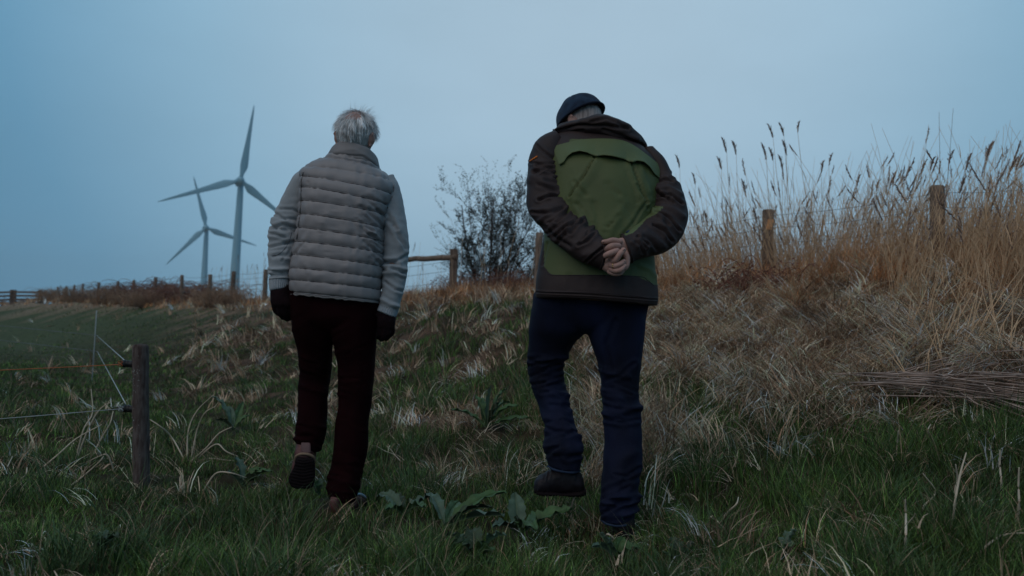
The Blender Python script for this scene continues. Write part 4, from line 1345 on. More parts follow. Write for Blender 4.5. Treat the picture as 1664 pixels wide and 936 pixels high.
for R_, fl_ in ((SL, sf1), (SR, sf2)):
    o, V, Fs, G = garment('sweater_sleeve', R_, knit_m, p1, fl_, 14, 72)
    # stitched elbow outline and rib cuff
    if R_ is SL:
        sb_ = bvh_of(V, Fs)
        mesh_np('elbow_seam', *tube(on_line(sb_, [(442, 416), (452, 414), (463, 404), (470, 392), (474, 378)], .0003, 5, 3.45), .0011, nu=5, nsub=1), seam_m, o)
CUFFL = [(440.5, 450, 471, 448, 3.49, .047), (438.5, 455, 471.5, 453, 3.49, .0505), (438.8, 463, 470.5, 461, 3.485, .049), (439.5, 471, 469.5, 467, 3.48, .045), (441, 473, 468, 469, 3.48, .040)]
CUFFR = [(617.5, 492, 648, 500, 3.50, .048), (616.5, 496, 646.5, 506, 3.50, .050), (614, 503, 643, 514, 3.49, .048), (615, 505, 642, 516, 3.49, .042)]
for R_ in (CUFFL, CUFFR):
    def rib(G, N):
        u = np.arange(G.shape[1]) / G.shape[1]
        return np.tile(.0016 * np.cos(u * 2 * np.pi * 30), (G.shape[0], 1))
    V, Fs, G = loft(R_, 5, 180, rib)
    mesh_np('cuff', V, Fs, cuff_m, p1)


def glove(palm, fingers, m, parent, name='glove'):
    prt = [loft(palm, 6, 28)[:2]]
    for f in fingers:
        pts = [up(a, b, Y) for a, b, Y in f[0]]
        prt.append(tube(pts, f[1], nu=12, nsub=4))
    V, Fs = fuse(prt, .0035, 2)
    V = V + .0012 * fnoise(V, 25, 3, 2)[:, None]
    return mesh_np(name, V, Fs, m, parent)


glove([(441, 464, 470, 462, 3.48, .036), (440, 474, 473, 472, 3.475, .038), (439.5, 485, 474.5, 484, 3.47, .036), (441, 495, 476, 495, 3.465, .030), (446, 501, 474, 502, 3.47, .022)],
      [([(445, 492, 3.46), (448, 505, 3.475), (455, 511, 3.50)], [.0125, .0125, .0105]), ([(453, 496, 3.455), (456, 510, 3.47), (461, 516, 3.50)], [.013, .013, .011]),
       ([(461, 497, 3.455), (464, 513, 3.475), (468, 519, 3.505)], [.013, .013, .011]), ([(469, 496, 3.46), (472, 510, 3.48), (472, 518, 3.51)], [.012, .012, .010]),
       ([(471, 474, 3.47), (477, 486, 3.49), (476, 499, 3.50)], [.013, .013, .011])], glove_m, p1)
glove([(616, 500, 643, 508, 3.49, .034), (613.5, 510, 643, 515, 3.485, .036), (612, 521, 642.5, 525, 3.48, .034), (612.5, 531, 640, 535, 3.48, .028)],
      [([(617, 528, 3.47), (617, 541, 3.485), (615, 549, 3.51)], [.0125, .0125, .0105]), ([(624, 530, 3.465), (624, 546, 3.48), (620, 552, 3.51)], [.013, .013, .011]),
       ([(631, 530, 3.465), (631, 545, 3.485), (627, 551, 3.515)], [.013, .013, .011]), ([(637, 528, 3.47), (637, 540, 3.49), (633, 546, 3.515)], [.012, .012, .010]),
       ([(615, 510, 3.47), (609.5, 521, 3.49), (610, 532, 3.50)], [.013, .013, .011])], glove_m, p1)

# shoes
lifted = [(486, 706, 512, 712, 3.53, .038), (482, 720, 512, 724, 3.515, .046), (480, 733, 512, 737, 3.50, .052), (479, 746, 512, 748, 3.50, .050), (474, 765, 512, 768, 3.51, .048), (471, 780, 510, 782, 3.515, .042), (476, 789, 506, 790, 3.51, .03)]
V, Fs, G = loft(lifted, 8, 40, lambda G, N: .002 * fnoise(G, 18, 3, 2))
sh = mesh_np('shoe', V, Fs, leather_m, p1)
sole = [(483, 742, 509, 744, 3.452, .010), (480, 748, 511, 750, 3.450, .014), (477, 760, 512, 763, 3.460, .013), (471, 771, 512, 774, 3.468, .013), (469, 780, 511, 783, 3.475, .013), (473, 790, 508, 791.5, 3.483, .012), (480, 794, 501, 794.5, 3.487, .008)]


def tread(G, N):
    X, Y_ = proj(G)
    return np.where(N[..., 1] < -.6, -.003 * (np.sin(Y_ * 1.25 + .25 * np.abs(X - 492)) > .2), 0)


V, Fs, G = loft(sole, 14, 60, tread)
mesh_np('sole', V, Fs, sole_m, sh)
mesh_np('welt', *tube([up(a, b, y) for a, b, y in ((479.5, 749, 3.475), (481, 742, 3.458), (487, 738.3, 3.447), (495, 737.5, 3.443), (503, 739, 3.447), (509.5, 743, 3.458), (511.5, 750, 3.475))], .0062, nu=8, nsub=4), welt_m, sh)
mesh_np('heel_tab', *loft([(490, 716, 504, 717, 3.475, .006), (489, 725, 505, 726, 3.462, .008), (490, 735, 505, 736, 3.452, .006)], 6, 20)[:2], mat('worn_heel_leather', (.14, .075, .075), .6, .3, .2, 20), sh)
stand = [(536, 808, 540, 836, 3.47, .022), (541, 803, 542, 837, 3.46, .036), (553, 800, 552, 836, 3.47, .042), (566, 799, 565, 832, 3.52, .044), (580, 801, 578, 827, 3.58, .046), (590, 804, 588, 822, 3.62, .040), (596, 809, 594, 818, 3.64, .022)]
V, Fs, G = loft(stand, 8, 36, lambda G, N: .002 * fnoise(G, 18, 5, 2))
sh = mesh_np('shoe', V, Fs, leather_m, p1)
sbv = bvh_of(V, Fs)
mesh_np('white_panel', *tube(on_line(sbv, [(576, 803), (583, 802), (590, 804.5), (594, 808)], .001, 4, 3.58), [.006, .010, .010, .006] + [.006] * 9, nu=8, nsub=1, flat=.7) if False else tube([surf(sbv, a, b, .001, 3.58) for a, b in ((577, 804), (584, 803), (590, 805.5), (594, 809))], [.005, .009, .009, .005], nu=8, nsub=3, flat=.7), white_m, sh)
mesh_np('sole', *loft([(536, 831, 537, 838, 3.47, .024), (545, 832, 545, 839, 3.465, .040), (565, 829, 565, 836, 3.52, .048), (582, 824, 581, 830, 3.59, .050), (594, 817, 593, 822, 3.64, .034), (597, 815, 596, 818, 3.65, .02)], 6, 28)[:2], sole_m, sh)

# body under the clothes, one skin
hc = up(578, 222, 3.56)
HR = eulerR(math.radians(-4), math.radians(3), math.radians(-12))
bp = head_part(hc, HR, 1.0)
for R_ in (LEG_L, LEG_R, SL, SR): bp.append(loft(shrink(R_, .72), 4, 24)[:2])
bp.append(loft(shrink(VEST[:-1], .86), 4, 40)[:2]); bp.append(loft(shrink(WAIST, .85), 4, 32)[:2])
nk0, nk1 = up(577, 262, 3.55), up(578, 225, 3.555)
bp.append(tube([nk0, nk1], [.062, .055], nu=20, nsub=2))
V, Fs = fuse(bp, .0052, 2)
mesh_np('body', V, Fs, skin_m, p1)

# hair: a thin cap of strands round the bald crown
r = np.random.default_rng(5)
n = 7500
u = r.normal(size=(n * 3, 3)); u /= np.linalg.norm(u, axis=1)[:, None]
el = u[:, 2]
back = u[:, 1]
keep = (el > -.62 - .25 * (back < -.3)) & (back < .45 + .5 * (el > .35)) & ~((u @ np.array([-.03, -.62, .78]) > .87 + .03 * r.normal(size=n * 3)) & (r.random(n * 3) < .9))
keep &= ~((np.abs(u[:, 0]) > .60) & (el < -.05) & (back > -.62))
u = u[keep][:n]
root = u * np.array([.078, .099, .112]) * 1.0
low = np.clip(-u[:, 2], 0, 1)
root[:, 0] *= 1 - .25 * low ** 1.5; root[:, 1] *= np.where(root[:, 1] < 0, 1 - .40 * low, 1)
Ltop = np.clip(u[:, 2] + .45, 0, 1)
Lh = (.021 + .031 * Ltop) * r.uniform(.6, 1.25, len(u))
Lh = np.where((np.abs(u[:, 0]) > .5) & (el[keep][:n] < .35), Lh * .5, Lh)
t1 = np.stack([u[:, 0] * .35, u[:, 1] * .3 - .1, -np.ones(len(u))], -1)
t1 -= (t1 * u).sum(1)[:, None] * u; t1 /= np.linalg.norm(t1, axis=1)[:, None] + 1e-6
cl = fnoise(u, 2.4, 91, 3)[:, None]
d0 = u * .34 + t1 * .9 + np.stack([cl[:, 0] * .5, 0 * cl[:, 0], 0 * cl[:, 0]], -1) + r.normal(size=u.shape) * .09
side = np.clip(np.abs(u[:, 0]) - .5, 0, 1)[:, None] * np.clip(u[:, 2:3] + .15, 0, 1)
d0 += side * np.array([0, 0, .25]) + np.sign(u[:, 0:1]) * side * np.array([.9, 0, 0])
wisp = (u[:, 2] > .55) & (u[:, 1] > -.2) & (r.random(len(u)) < .10)
d0[wisp] = u[wisp] * .5 + np.array([-.6, -.1, .75]) + r.normal(size=(wisp.sum(), 3)) * .2
Lh[wisp] *= 1.15
ns = 5
P = [root]; d = d0 / np.linalg.norm(d0, axis=1)[:, None]
for k in range(ns):
    P.append(P[-1] + d * (Lh / ns)[:, None])
    d = d + t1 * .30 * (~wisp)[:, None] + np.array([.0, 0, -.16]) + wisp[:, None] * np.array([.32, 0, -.05]) + r.normal(size=d.shape) * .05
    d /= np.linalg.norm(d, axis=1)[:, None]
P = np.stack(P, 1)
wv = np.cross(P[:, 1] - P[:, 0], r.normal(size=(len(u), 3))); wv /= np.linalg.norm(wv, axis=1)[:, None] + 1e-9
wd = .00075 * (1 - np.arange(ns + 1) / ns * .75)[None, :, None]
A, B = P - wv[:, None] * wd, P + wv[:, None] * wd
V = np.stack([A, B], 2).reshape(-1, 3) @ HR.T + hc
nn = len(u); off = (np.arange(nn) * 2 * (ns + 1))[:, None, None]
k = np.arange(ns)[None, :, None] * 2
Fq = (off + k + np.array([0, 1, 3, 2])[None, None, :]).reshape(-1, 4)
tone = np.repeat((.85 + .55 * cl[:, 0] + .22 * r.normal(size=nn)).clip(.2, 1.5), 2 * (ns + 1))[:, None]
hair_m = mat('grey_hair_strand', (1, 1, 1), .5, .45, .08, 30, attr='Col')
hr = mesh_np('hair', V, Fq, hair_m, p1, colr=np.array([.95, .93, .93]) * tone)
# scalp hair under the strands (close, dark grey), leaving the crown bare
nu_, nv_ = 60, 30
ph = np.linspace(1.12, 2.15, nv_)[:, None]; th = np.linspace(math.pi * .95, math.pi * 2.05, nu_)[None, :]
D = np.stack([np.sin(ph) * np.cos(th), np.sin(ph) * np.sin(th), np.cos(ph) + 0 * th], -1)
Vs = D * np.array([.083, .104, .115]); lw = np.clip(-D[..., 2], 0, 1)
Vs[..., 0] *= 1 - .25 * lw ** 1.5; Vs[..., 1] *= 1 - .40 * lw
Vs = Vs * (1 + .02 * fnoise(D * np.array([6, 6, 1.0]), 1.5, 66, 2)[..., None])
Vs = Vs.reshape(-1, 3) @ HR.T + hc
mesh_np('scalp_hair', Vs, grid_faces(nv_, nu_, False), hairg_m, hr)

# ================= walker in the green jacket
jd_m = mat('dark_brown_shell', (.038, .023, .022), .65, .3, .12, 10, .15, 160)
jg_m = mat('green_shell', (.088, .106, .036), .6, .35, .08, 8, .12, 160)
denim_m = mat('dark_blue_denim', (.0040, .0036, .012), .85, .2, .5, 5, .35, 260, c2=(.010, .015, .046), stretch=(1, 1, .6))
boot_m = mat('black_boot_leather', (.010, .006, .009), .6, .3, .3, 25, .3, 80)
cap_m = mat('navy_cap_cloth', (.012, .022, .050), .9, .15, .3, 30, .4, 150, c2=(.020, .044, .088), sheen=.1)
or_m = mat('orange_tab', (1.0, .24, .03), .6, .3, .05)
gold_m = mat('gold_ring', (.65, .42, .18), .3, .5, .05, metal=1.0)
hem_st = mat('denim_hem_stitch', (.022, .036, .07), .9, .15, .3, 60)

p2 = empty('person', (.45, 3.1, 0), 'stooping walker with clasped hands behind the back in a green and dark brown jacket', 'person')
JL = [(866, 476, 956, 480, 3.24, .13), (864, 500, 956, 508, 3.25, .13), (861, 530, 950, 540, 3.27, .12), (859, 560, 933, 560, 3.30, .105), (855, 588, 917, 590, 3.33, .095), (859, 612, 915, 612, 3.33, .088), (866, 636, 920, 634, 3.31, .082),
      (876, 662, 926, 660, 3.28, .076), (884, 690, 934, 692, 3.24, .072), (884, 718, 944, 714, 3.21, .074), (888, 742, 944, 742, 3.19, .068), (891, 757, 942, 766, 3.18, .062)]
JR = [(948, 478, 1052, 492, 3.24, .13), (952, 510, 1049, 516, 3.24, .13), (955, 540, 1046, 543, 3.24, .118), (965, 570, 1043, 573, 3.235, .105), (974, 600, 1040, 604, 3.23, .095), (979, 640, 1037, 643, 3.22, .086), (980, 675, 1041, 676, 3.20, .080),
      (982, 710, 1043, 712, 3.18, .078), (981, 745, 1042, 748, 3.16, .076), (978, 780, 1038, 783, 3.14, .074), (976, 815, 1034, 818, 3.12, .072), (976, 846, 1029, 846, 3.11, .068)]
JW = [(872, 462, 1058, 476, 3.24, .12), (868, 482, 1054, 496, 3.24, .14), (868, 510, 1049, 520, 3.245, .13), (880, 530, 1040, 535, 3.25, .10), (915, 540, 1000, 544, 3.25, .05)]
jf = creases((856, 578, 918, 625), 16, -8, 44, 3.4, .008, 41, 12) + creases((870, 640, 930, 700), 9, 20, 40, 4.5, .007, 42) + creases((886, 705, 942, 750), 9, -14, 44, 4.5, .009, 43) + creases((980, 600, 1040, 690), 18, 12, 46, 3.6, .007, 44, 14) \
    + creases((978, 740, 1040, 840), 15, -14, 44, 4.2, .009, 45, 16) + [([(1000, 520), (985, 560), (992, 600)], 7, -.007), ([(1030, 590), (1008, 610), (984, 618)], 4, -.008), ([(1038, 660), (1010, 672), (984, 668)], 4, .008), ([(1038, 760), (1018, 775), (1000, 772)], 4, -.009),
       ([(1030, 735), (1012, 748), (1008, 770)], 7, .006), ([(862, 586), (885, 590), (912, 583)], 4, -.008), ([(912, 680), (925, 700), (940, 712)], 5, .008), ([(1042, 520), (1036, 560), (1034, 600)], 6, .005)]
parts = [loft(R_, 14, 64, lambda G, N: 1.6 * folds(G, N, jf, .8) + .003 * fnoise(G, 5, 18, 2))[:2] for R_ in (JL, JR, JW)]
V, Fs = fuse(parts, .0062, 1)
je = mesh_np('jeans', V, Fs, denim_m, p2)
for pts in ([(890, 757.5, 3.17), (900, 763, 3.125), (917, 767, 3.11), (933, 768, 3.125), (942.5, 765, 3.17)], [(977, 845, 3.10), (985, 851, 3.05), (1002, 855, 3.035), (1018, 853, 3.05), (1029, 846, 3.10)]):
    mesh_np('hem', *tube([up(*p) for p in pts], .0042, nu=7, nsub=6), hem_st, je)
# boots
bl = [(946, 772, 951, 800, 3.19, .022), (939, 763, 946, 803, 3.19, .042), (925, 757, 928, 803, 3.185, .048), (908, 757, 908, 802, 3.18, .046), (895, 762, 893, 802, 3.175, .046), (884, 769, 882, 802, 3.17, .048), (873, 776, 873, 801, 3.165, .044), (868, 784, 868, 799, 3.165, .026)]
V, Fs, G = loft(bl, 8, 40, lambda G, N: folds(G, N, [([(893, 765), (890, 778)], 3, -.004), ([(887, 768), (884, 780)], 2.5, -.003), ([(915, 765), (912, 785), (925, 797)], 2, -.002), ([(935, 770), (930, 788), (948, 790)], 2, .003), ([(900, 778), (912, 772)], 2, .003)]) + .0015 * fnoise(G, 20, 6, 2))
bt = mesh_np('boot', V, Fs, boot_m, p2)
V, Fs, G = loft([(951, 793, 952, 803, 3.19, .030), (944, 794, 945, 805.5, 3.19, .047), (925, 797, 926, 805.5, 3.185, .050), (912, 799, 912, 803, 3.18, .046), (895, 796, 895, 804, 3.175, .052), (876, 794, 877, 803.5, 3.168, .050), (867, 791, 868, 800, 3.165, .034)], 8, 32, lambda G, N: .0016 * np.sign(np.sin(proj(G)[0] * 1.6)) * (np.abs(N[..., 2]) > .3))
mesh_np('sole', V, Fs, sole_m, bt)
V, Fs, G = loft([(996, 838, 1030, 838, 3.10, .045), (995, 852, 1031, 852, 3.10, .055), (996, 866, 1031, 866, 3.115, .065), (994, 876, 1032, 876, 3.14, .10), (995, 886, 1032, 886, 3.15, .12), (1000, 892, 1028, 892, 3.15, .11)], 8, 40, lambda G, N: .0015 * fnoise(G, 20, 8, 2) + folds(G, N, [([(997, 868), (1014, 871), (1030, 868)], 2, .004)]))
bt = mesh_np('boot', V, Fs, boot_m, p2)
V, Fs, G = loft([(993, 877, 1033, 877, 3.14, .115), (992, 884, 1034, 884, 3.145, .13), (994, 893, 1032, 893, 3.15, .13)], 6, 40)
mesh_np('sole', V, Fs, sole_m, bt)

# jacket body
JK = [(874, 484, 1063, 497, 3.21, .150, 0, 2.5), (871, 482, 1066, 497, 3.21, .165, 0, 2.5), (871, 472, 1067, 485, 3.21, .170, 0, 2.5), (872, 452, 1065, 462, 3.215, .168, 0, 2.5), (876, 432, 1063, 440, 3.22, .168, 0, 2.5), (880, 408, 1063, 414, 3.225, .17, 0, 2.5), (883, 380, 1064, 386, 3.235, .172, 0, 2.5), (886, 350, 1066, 356, 3.25, .174, 0, 2.5),
      (889, 320, 1069, 328, 3.265, .175, 0, 2.5), (889, 292, 1072, 302, 3.285, .172, 0, 2.5), (884, 266, 1074, 280, 3.31, .165, 0, 2.5), (885, 246, 1070, 263, 3.33, .155, 0, 2.4), (892, 232, 1058, 250, 3.35, .145, 0, 2.3), (905, 220, 1042, 238, 3.37, .13, 0, 2.2), (922, 212, 1022, 226, 3.385, .11, 0, 2.2), (938, 207, 1002, 218, 3.39, .08, 0, 2.2)]
kf = [([(967, 254), (950, 285), (925, 320)], 3.0, -.011), ([(972, 262), (957, 290), (932, 324)], 6, .005), ([(1026, 264), (1036, 290), (1050, 330)], 3.2, -.012), ([(1022, 270), (1030, 300), (1042, 335)], 6, .005),
      ([(1040, 270), (1052, 300), (1058, 325)], 5, .006), ([(1048, 330), (1030, 360), (1010, 385)], 4, -.007), ([(1015, 330), (1000, 360), (990, 385)], 6, .004), ([(1005, 350), (985, 375), (975, 386)], 4, -.004),
      ([(940, 300), (935, 330), (945, 360)], 9, .005), ([(965, 330), (972, 350), (968, 375)], 7, -.004), ([(1035, 300), (1046, 322), (1052, 340)], 3, -.007), ([(985, 372), (995, 362)], 3, -.005),
      ([(874, 475), (960, 479), (1066, 487)], 2.0, -.004), ([(888, 395), (884, 415), (882, 430)], 4, -.006), ([(1040, 430), (1056, 438), (1064, 448)], 4, .004)] \
    + creases((935, 290, 1050, 385), 14, 62, 40, 5.5, .0045, 52, 22) + creases((885, 450, 1055, 470), 10, 92, 18, 6, .002, 53, 8)


def jk(G, N):
    X, Y_ = proj(G)
    d = folds(G, N, kf) + .006 * fnoise(G, 3.2, 54, 2)
    yb = 446 + (X - 895) * .030
    return d


V, Fs, G = loft(JK, 14, 176, jk)
X, Y_ = proj(V)
jb = bvh_of(V, Fs)
# colour blocking of the sewn panels, face by face
fc = V[Fs[0]].mean(1); X, Y_ = proj(fc)
yhem = np.where(X < 896, 426 + (X - 876) * 1.0, 446 + (X - 896) * .02) + np.clip(X - 1035, 0, 40) * .45
ytop = np.where(X < 925, 238 - (X - 897) * .25, np.where(X < 1000, 226, 226 + (X - 1000) * .58))
green = (Y_ > ytop) & (Y_ < yhem) & (X > 884) & ~((X > 1071) & (Y_ < 300))
fs_ = fc[:, 1] > 3.30 + 0 * X            # front of the torso: keep the same blocks
mi = np.concatenate([np.where(green, 0, 1), np.ones(len(Fs[1])), np.ones(len(Fs[2]))])
jacket = mesh_np('jacket', V, Fs, None, p2, mats=[jg_m, jd_m], mi=mi)
# hem seam lines
mesh_np('seam', *tube(on_line(jb, [(874, 474), (900, 474.5), (960, 475.5), (1020, 479), (1063, 486)], .0004, 8, 3.2), .0014, nu=5, nsub=1), seam_m, jacket)
mesh_np('seam', *tube(on_line(jb, [(878, 428), (888, 438), (896, 446.5), (960, 447), (1036, 449), (1052, 455), (1062, 464)], .0004, 8, 3.2), .0014, nu=5, nsub=1), seam_m, jacket)
mesh_np('pleat_seam', *tube(on_line(jb, [(966, 256), (950, 285), (926, 319)], .0006, 8), .0012, nu=5, nsub=1), jg_m, jacket)
# yoke flap standing off the back with a scalloped lower edge
nx, ny = 90, 12
up_e = np.array([(898, 238), (920, 232), (950, 226), (1000, 226), (1030, 236), (1073, 268)], float)
lo_e = np.array([(909, 268), (916, 264), (922, 254), (930, 248), (942, 245), (955, 248), (967, 254), (982, 252), (997, 254), (1012, 258), (1026, 264), (1036, 261), (1047, 263), (1056, 271), (1064, 283), (1072, 290)], float)


def arc(Pts, n):
    Q = cr(Pts, 10) if len(Pts) < 10 else Pts
    d = np.r_[0, np.cumsum(np.hypot(*np.diff(Q, axis=0).T))]
    t = np.linspace(0, d[-1], n)
    return np.c_[np.interp(t, d, Q[:, 0]), np.interp(t, d, Q[:, 1])]


Ue, Le = arc(up_e, nx), arc(lo_e, nx)
Gf = np.empty((ny, nx, 3))
for i in range(ny):
    t = i / (ny - 1)
    for j in range(nx):
        px, py = Ue[j] * (1 - t) + Le[j] * t
        tent = .25 + .75 * abs(math.sin(math.pi * np.clip((Le[j][0] - 918) / 50, 0, 3))) if Le[j][0] > 918 else .3
        Gf[i, j] = surf(jb, px, py, .003 + .027 * t * t * tent)
thick = np.array([0, .0035, 0])
V = np.vstack([Gf.reshape(-1, 3), (Gf + thick).reshape(-1, 3)])
f = grid_faces(ny, nx, False)
edge = []
b0 = (ny - 1) * nx
for j in range(nx - 1): edge.append([b0 + j, b0 + j + 1, ny * nx + b0 + j + 1, ny * nx + b0 + j])
jg2 = mat('green_yoke_shell', (.112, .138, .056), .6, .35, .08, 8, .12, 160)
mesh_np('yoke_flap', V, np.vstack([f, f[:, ::-1] + nx * ny, np.array(edge)]), jg2, jacket)

# sleeves
AL = [(900, 214, 918, 240, 3.36, .06), (884, 220, 914, 256, 3.35, .078), (871, 231, 914, 275, 3.34, .085), (861, 254, 917, 292, 3.32, .088), (857, 280, 922, 312, 3.30, .088), (854.5, 306, 930, 330, 3.27, .088), (854.5, 330, 940, 343, 3.235, .085), (862, 350, 950, 353, 3.19, .082),
      (879, 368, 960, 360, 3.14, .078), (895, 388, 966, 368, 3.10, .074), (914, 407, 971, 376, 3.065, .068), (936, 422, 977, 384, 3.04, .062), (958, 431, 981, 389, 3.025, .057), (979, 438, 985, 392, 3.015, .050)]
BR = [(1040, 244, 1062, 240, 3.36, .05), (1048, 262, 1077, 258, 3.35, .072), (1058, 285, 1090, 283, 3.335, .08), (1057, 305, 1103, 303, 3.31, .084), (1056, 325, 1114, 332, 3.28, .086), (1052, 338, 1117.5, 354, 3.245, .086), (1048, 346, 1112, 378, 3.20, .084), (1042, 353, 1098, 398, 3.155, .08),
      (1036, 360, 1079, 410, 3.115, .074), (1028, 368, 1058, 414, 3.075, .067), (1020, 376, 1040, 420, 3.045, .060), (1009, 383, 1024, 427, 3.02, .052)]
af = [([(872, 236), (888, 250), (905, 262)], 4, -.006), ([(868, 280), (885, 276), (905, 284)], 4.5, -.008), ([(880, 300), (905, 302), (920, 312)], 6, .008), ([(876, 325), (895, 318), (915, 318)], 4, -.011), ([(885, 340), (905, 332), (925, 330)], 7, .008),
      ([(866, 345), (890, 348), (915, 340)], 4, -.007), ([(905, 362), (918, 350), (930, 336)], 4, -.010), ([(920, 372), (935, 362), (946, 355)], 5, .009), ([(928, 380), (938, 366), (947, 362)], 3.5, -.009), ([(940, 398), (955, 392), (966, 380)], 4, -.007), ([(950, 415), (968, 408), (975, 398)], 5, .005),
      ([(880, 365), (900, 385), (925, 400)], 7, -.006)] + creases((862, 260, 920, 345), 10, 12, 44, 4, .006, 61, 16) + creases((880, 350, 970, 420), 14, -42, 34, 4, .007, 62, 16)
bf = [([(1062, 300), (1080, 292), (1092, 295)], 4, -.007), ([(1066, 312), (1085, 305), (1105, 318)], 4, .009), ([(1070, 322), (1088, 318), (1108, 332)], 3.5, -.010), ([(1075, 336), (1092, 340), (1110, 352)], 5, .008), ([(1064, 345), (1085, 352), (1105, 375)], 3.5, -.009),
      ([(1062, 365), (1080, 375), (1092, 392)], 4, -.009), ([(1050, 375), (1066, 388), (1078, 400)], 5, .007), ([(1036, 385), (1052, 398)], 4, -.006), ([(1070, 350), (1078, 365), (1082, 385)], 5, .005)] + creases((1060, 285, 1112, 380), 10, 35, 34, 3.6, .006, 63, 16) + creases((1025, 370, 1090, 410), 8, 45, 24, 3.6, .005, 64, 14)


AL = [r_[:4] + (r_[4] - .045 * min(1, max(0, (3.36 - .0 - 3.0) and (r_[4] - 3.12) / .15)),) + r_[5:] for r_ in AL]
BR = [r_[:4] + (r_[4] - .045 * min(1, max(0, (r_[4] - 3.12) / .15)),) + r_[5:] for r_ in BR]


def sleeve(R_, fl_, poly, nm='sleeve'):
    V, Fs, G = loft(R_, 14, 88, lambda G, N: 1.35 * folds(G, N, fl_, .6) + .0035 * fnoise(G, 4, 58, 2))
    fc = V[Fs[0]].mean(1); X, Y_ = proj(fc)
    ins = np.zeros(len(fc), bool)
    if poly is not None:
        px = np.array(poly, float)
        j = len(px) - 1
        for i in range(len(px)):
            c_ = ((px[i, 1] > Y_) != (px[j, 1] > Y_)) & (X < (px[j, 0] - px[i, 0]) * (Y_ - px[i, 1]) / (px[j, 1] - px[i, 1] + 1e-9) + px[i, 0])
            ins ^= c_; j = i
        ctr = np.repeat(G.mean(1)[:-1], G.shape[1], 0)
        ins &= fc[:, 1] < ctr[:, 1] + .02
    mi = np.concatenate([np.where(ins, 1, 0), np.zeros(len(Fs[1]) + len(Fs[2]))])
    o = mesh_np(nm, V, Fs, None, jacket, mats=[jd_m, jg2], mi=mi)
    return o, bvh_of(V, Fs)


ls, lb = sleeve(AL, af, None)
rs, rb = sleeve(BR, bf, [(1063, 334), (1078, 336), (1068, 347), (1052, 355), (1030, 378), (1008, 386), (1008, 378), (1030, 362), (1050, 348)])
mesh_np('orange_tab', *tube([surf(lb, 861.5, 262, .0015), surf(lb, 867, 258.5, .0015), surf(lb, 872.5, 254.5, .0015)], [.0050, .0058, .0050], nu=8, nsub=3, flat=.6), or_m, ls)
mesh_np('sleeve_seam', *tube(on_line(lb, [(872, 287), (890, 276), (903, 278), (914, 292)], .0004), .0011, nu=5, nsub=1), seam_m, ls)
mesh_np('cuff_tab', *tube([surf(rb, 1009, 381, .0), surf(rb, 1014, 379, .002), surf(rb, 1019, 378, .0)], .0055, nu=8, nsub=3), mat('navy_liner', (.015, .030, .085), .8, .2, .2), rs)
for R_, f0, par in ((AL, .985, ls), (BR, .985, rs)):
    V, Fs, G = loft(shrink(R_[-2:], 1.02), 6, 40)
    mesh_np('cuff', *tube(np.vstack([G[-2], G[-2][:1]]), .0045, nu=8, nsub=1, capround=False), jd_m, par)

# hood bundled behind the neck
HD = [(893, 214, 887, 226, 3.40, .03), (903, 202, 896, 222, 3.39, .06), (920, 193, 915, 220, 3.37, .09), (942, 187, 938, 222, 3.35, .115), (963, 182.5, 960, 226, 3.335, .125), (985, 185, 982, 231, 3.33, .128), (1005, 194, 1003, 237, 3.335, .122), (1024, 205, 1022, 242, 3.345, .11), (1040, 216, 1038, 245, 3.36, .085), (1050, 228, 1047, 246, 3.375, .05), (1054, 236, 1052, 245, 3.38, .02)]
hf = [([(905, 208), (940, 199), (985, 200), (1020, 206)], 3.5, -.010), ([(912, 213), (950, 207), (990, 212), (1035, 222)], 5, .012), ([(925, 219), (965, 216), (1000, 224), (1040, 238)], 3.2, -.010), ([(945, 192), (970, 188), (1000, 196)], 5, .008),
      ([(960, 195), (985, 190), (1015, 204)], 3, -.007), ([(980, 205), (1010, 215), (1045, 232)], 4, -.007), ([(900, 215), (930, 207), (950, 205)], 3, -.006)]
HD = [(r_[0], r_[1] + (10 if r_[0] < 950 else 6), r_[2], r_[3] - 3, r_[4] - .03, r_[5] * .72) for r_ in HD]
hf = [([(a, b + 4) for a, b in p_], w_, a_) for p_, w_, a_ in hf]
V, Fs, G = loft(HD, 12, 80, lambda G, N: folds(G, N, hf, .7) + .005 * fnoise(G, 5, 77, 2))
hood = mesh_np('hood', V, Fs, jd_m, jacket)
CLR = [(897, 216, 1000, 228, 3.43, .08, 0), (903, 210, 992, 218, 3.44, .085, 0), (906, 205, 986, 208, 3.45, .08, 0), (912, 203, 982, 204, 3.45, .07, 0)]
V, Fs, G = loft(CLR, 8, 60, lambda G, N: .003 * fnoise(G, 9, 7, 2))
mesh_np('collar', V[:-2], [Fs[0]], jd_m, jacket)
# snaps on the collar at the left
for q in ((899, 211), (896, 215), (892, 218)):
    p = up(q[0], q[1], 3.345)
    mesh_np('snap', *tube([p, p + [0, -.004, 0]], .003, nu=8, nsub=1), gold_m if False else wire_m, hood)

# body
hc2 = up(946, 200, 3.47)
HR2 = eulerR(math.radians(-30), math.radians(-6), math.radians(40))
bp = head_part(hc2, HR2, 1.0)
for R_, k_ in ((JL, .72), (JR, .72), (AL[:-1], .62), (BR[:-1], .62)): bp.append(loft(shrink(R_, k_), 4, 24)[:2])
bp.append(loft(shrink(JK, .84), 4, 40)[:2]); bp.append(loft(shrink(JW, .85), 4, 32)[:2])
bp.append(tube([up(962, 235, 3.40), up(950, 205, 3.46)], [.062, .056], nu=20, nsub=2))
for a, b in (((955, 412, 3.045), (980, 414, 3.005)), ((1032, 398, 3.05), (1012, 404, 3.01))):
    bp.append(tube([up(*a), up(*b)], [.032, .027], nu=16, nsub=2))
V, Fs = fuse(bp, .0052, 2)
# the clasped hands: palm and five fingers each, knuckled
HY = 2.985


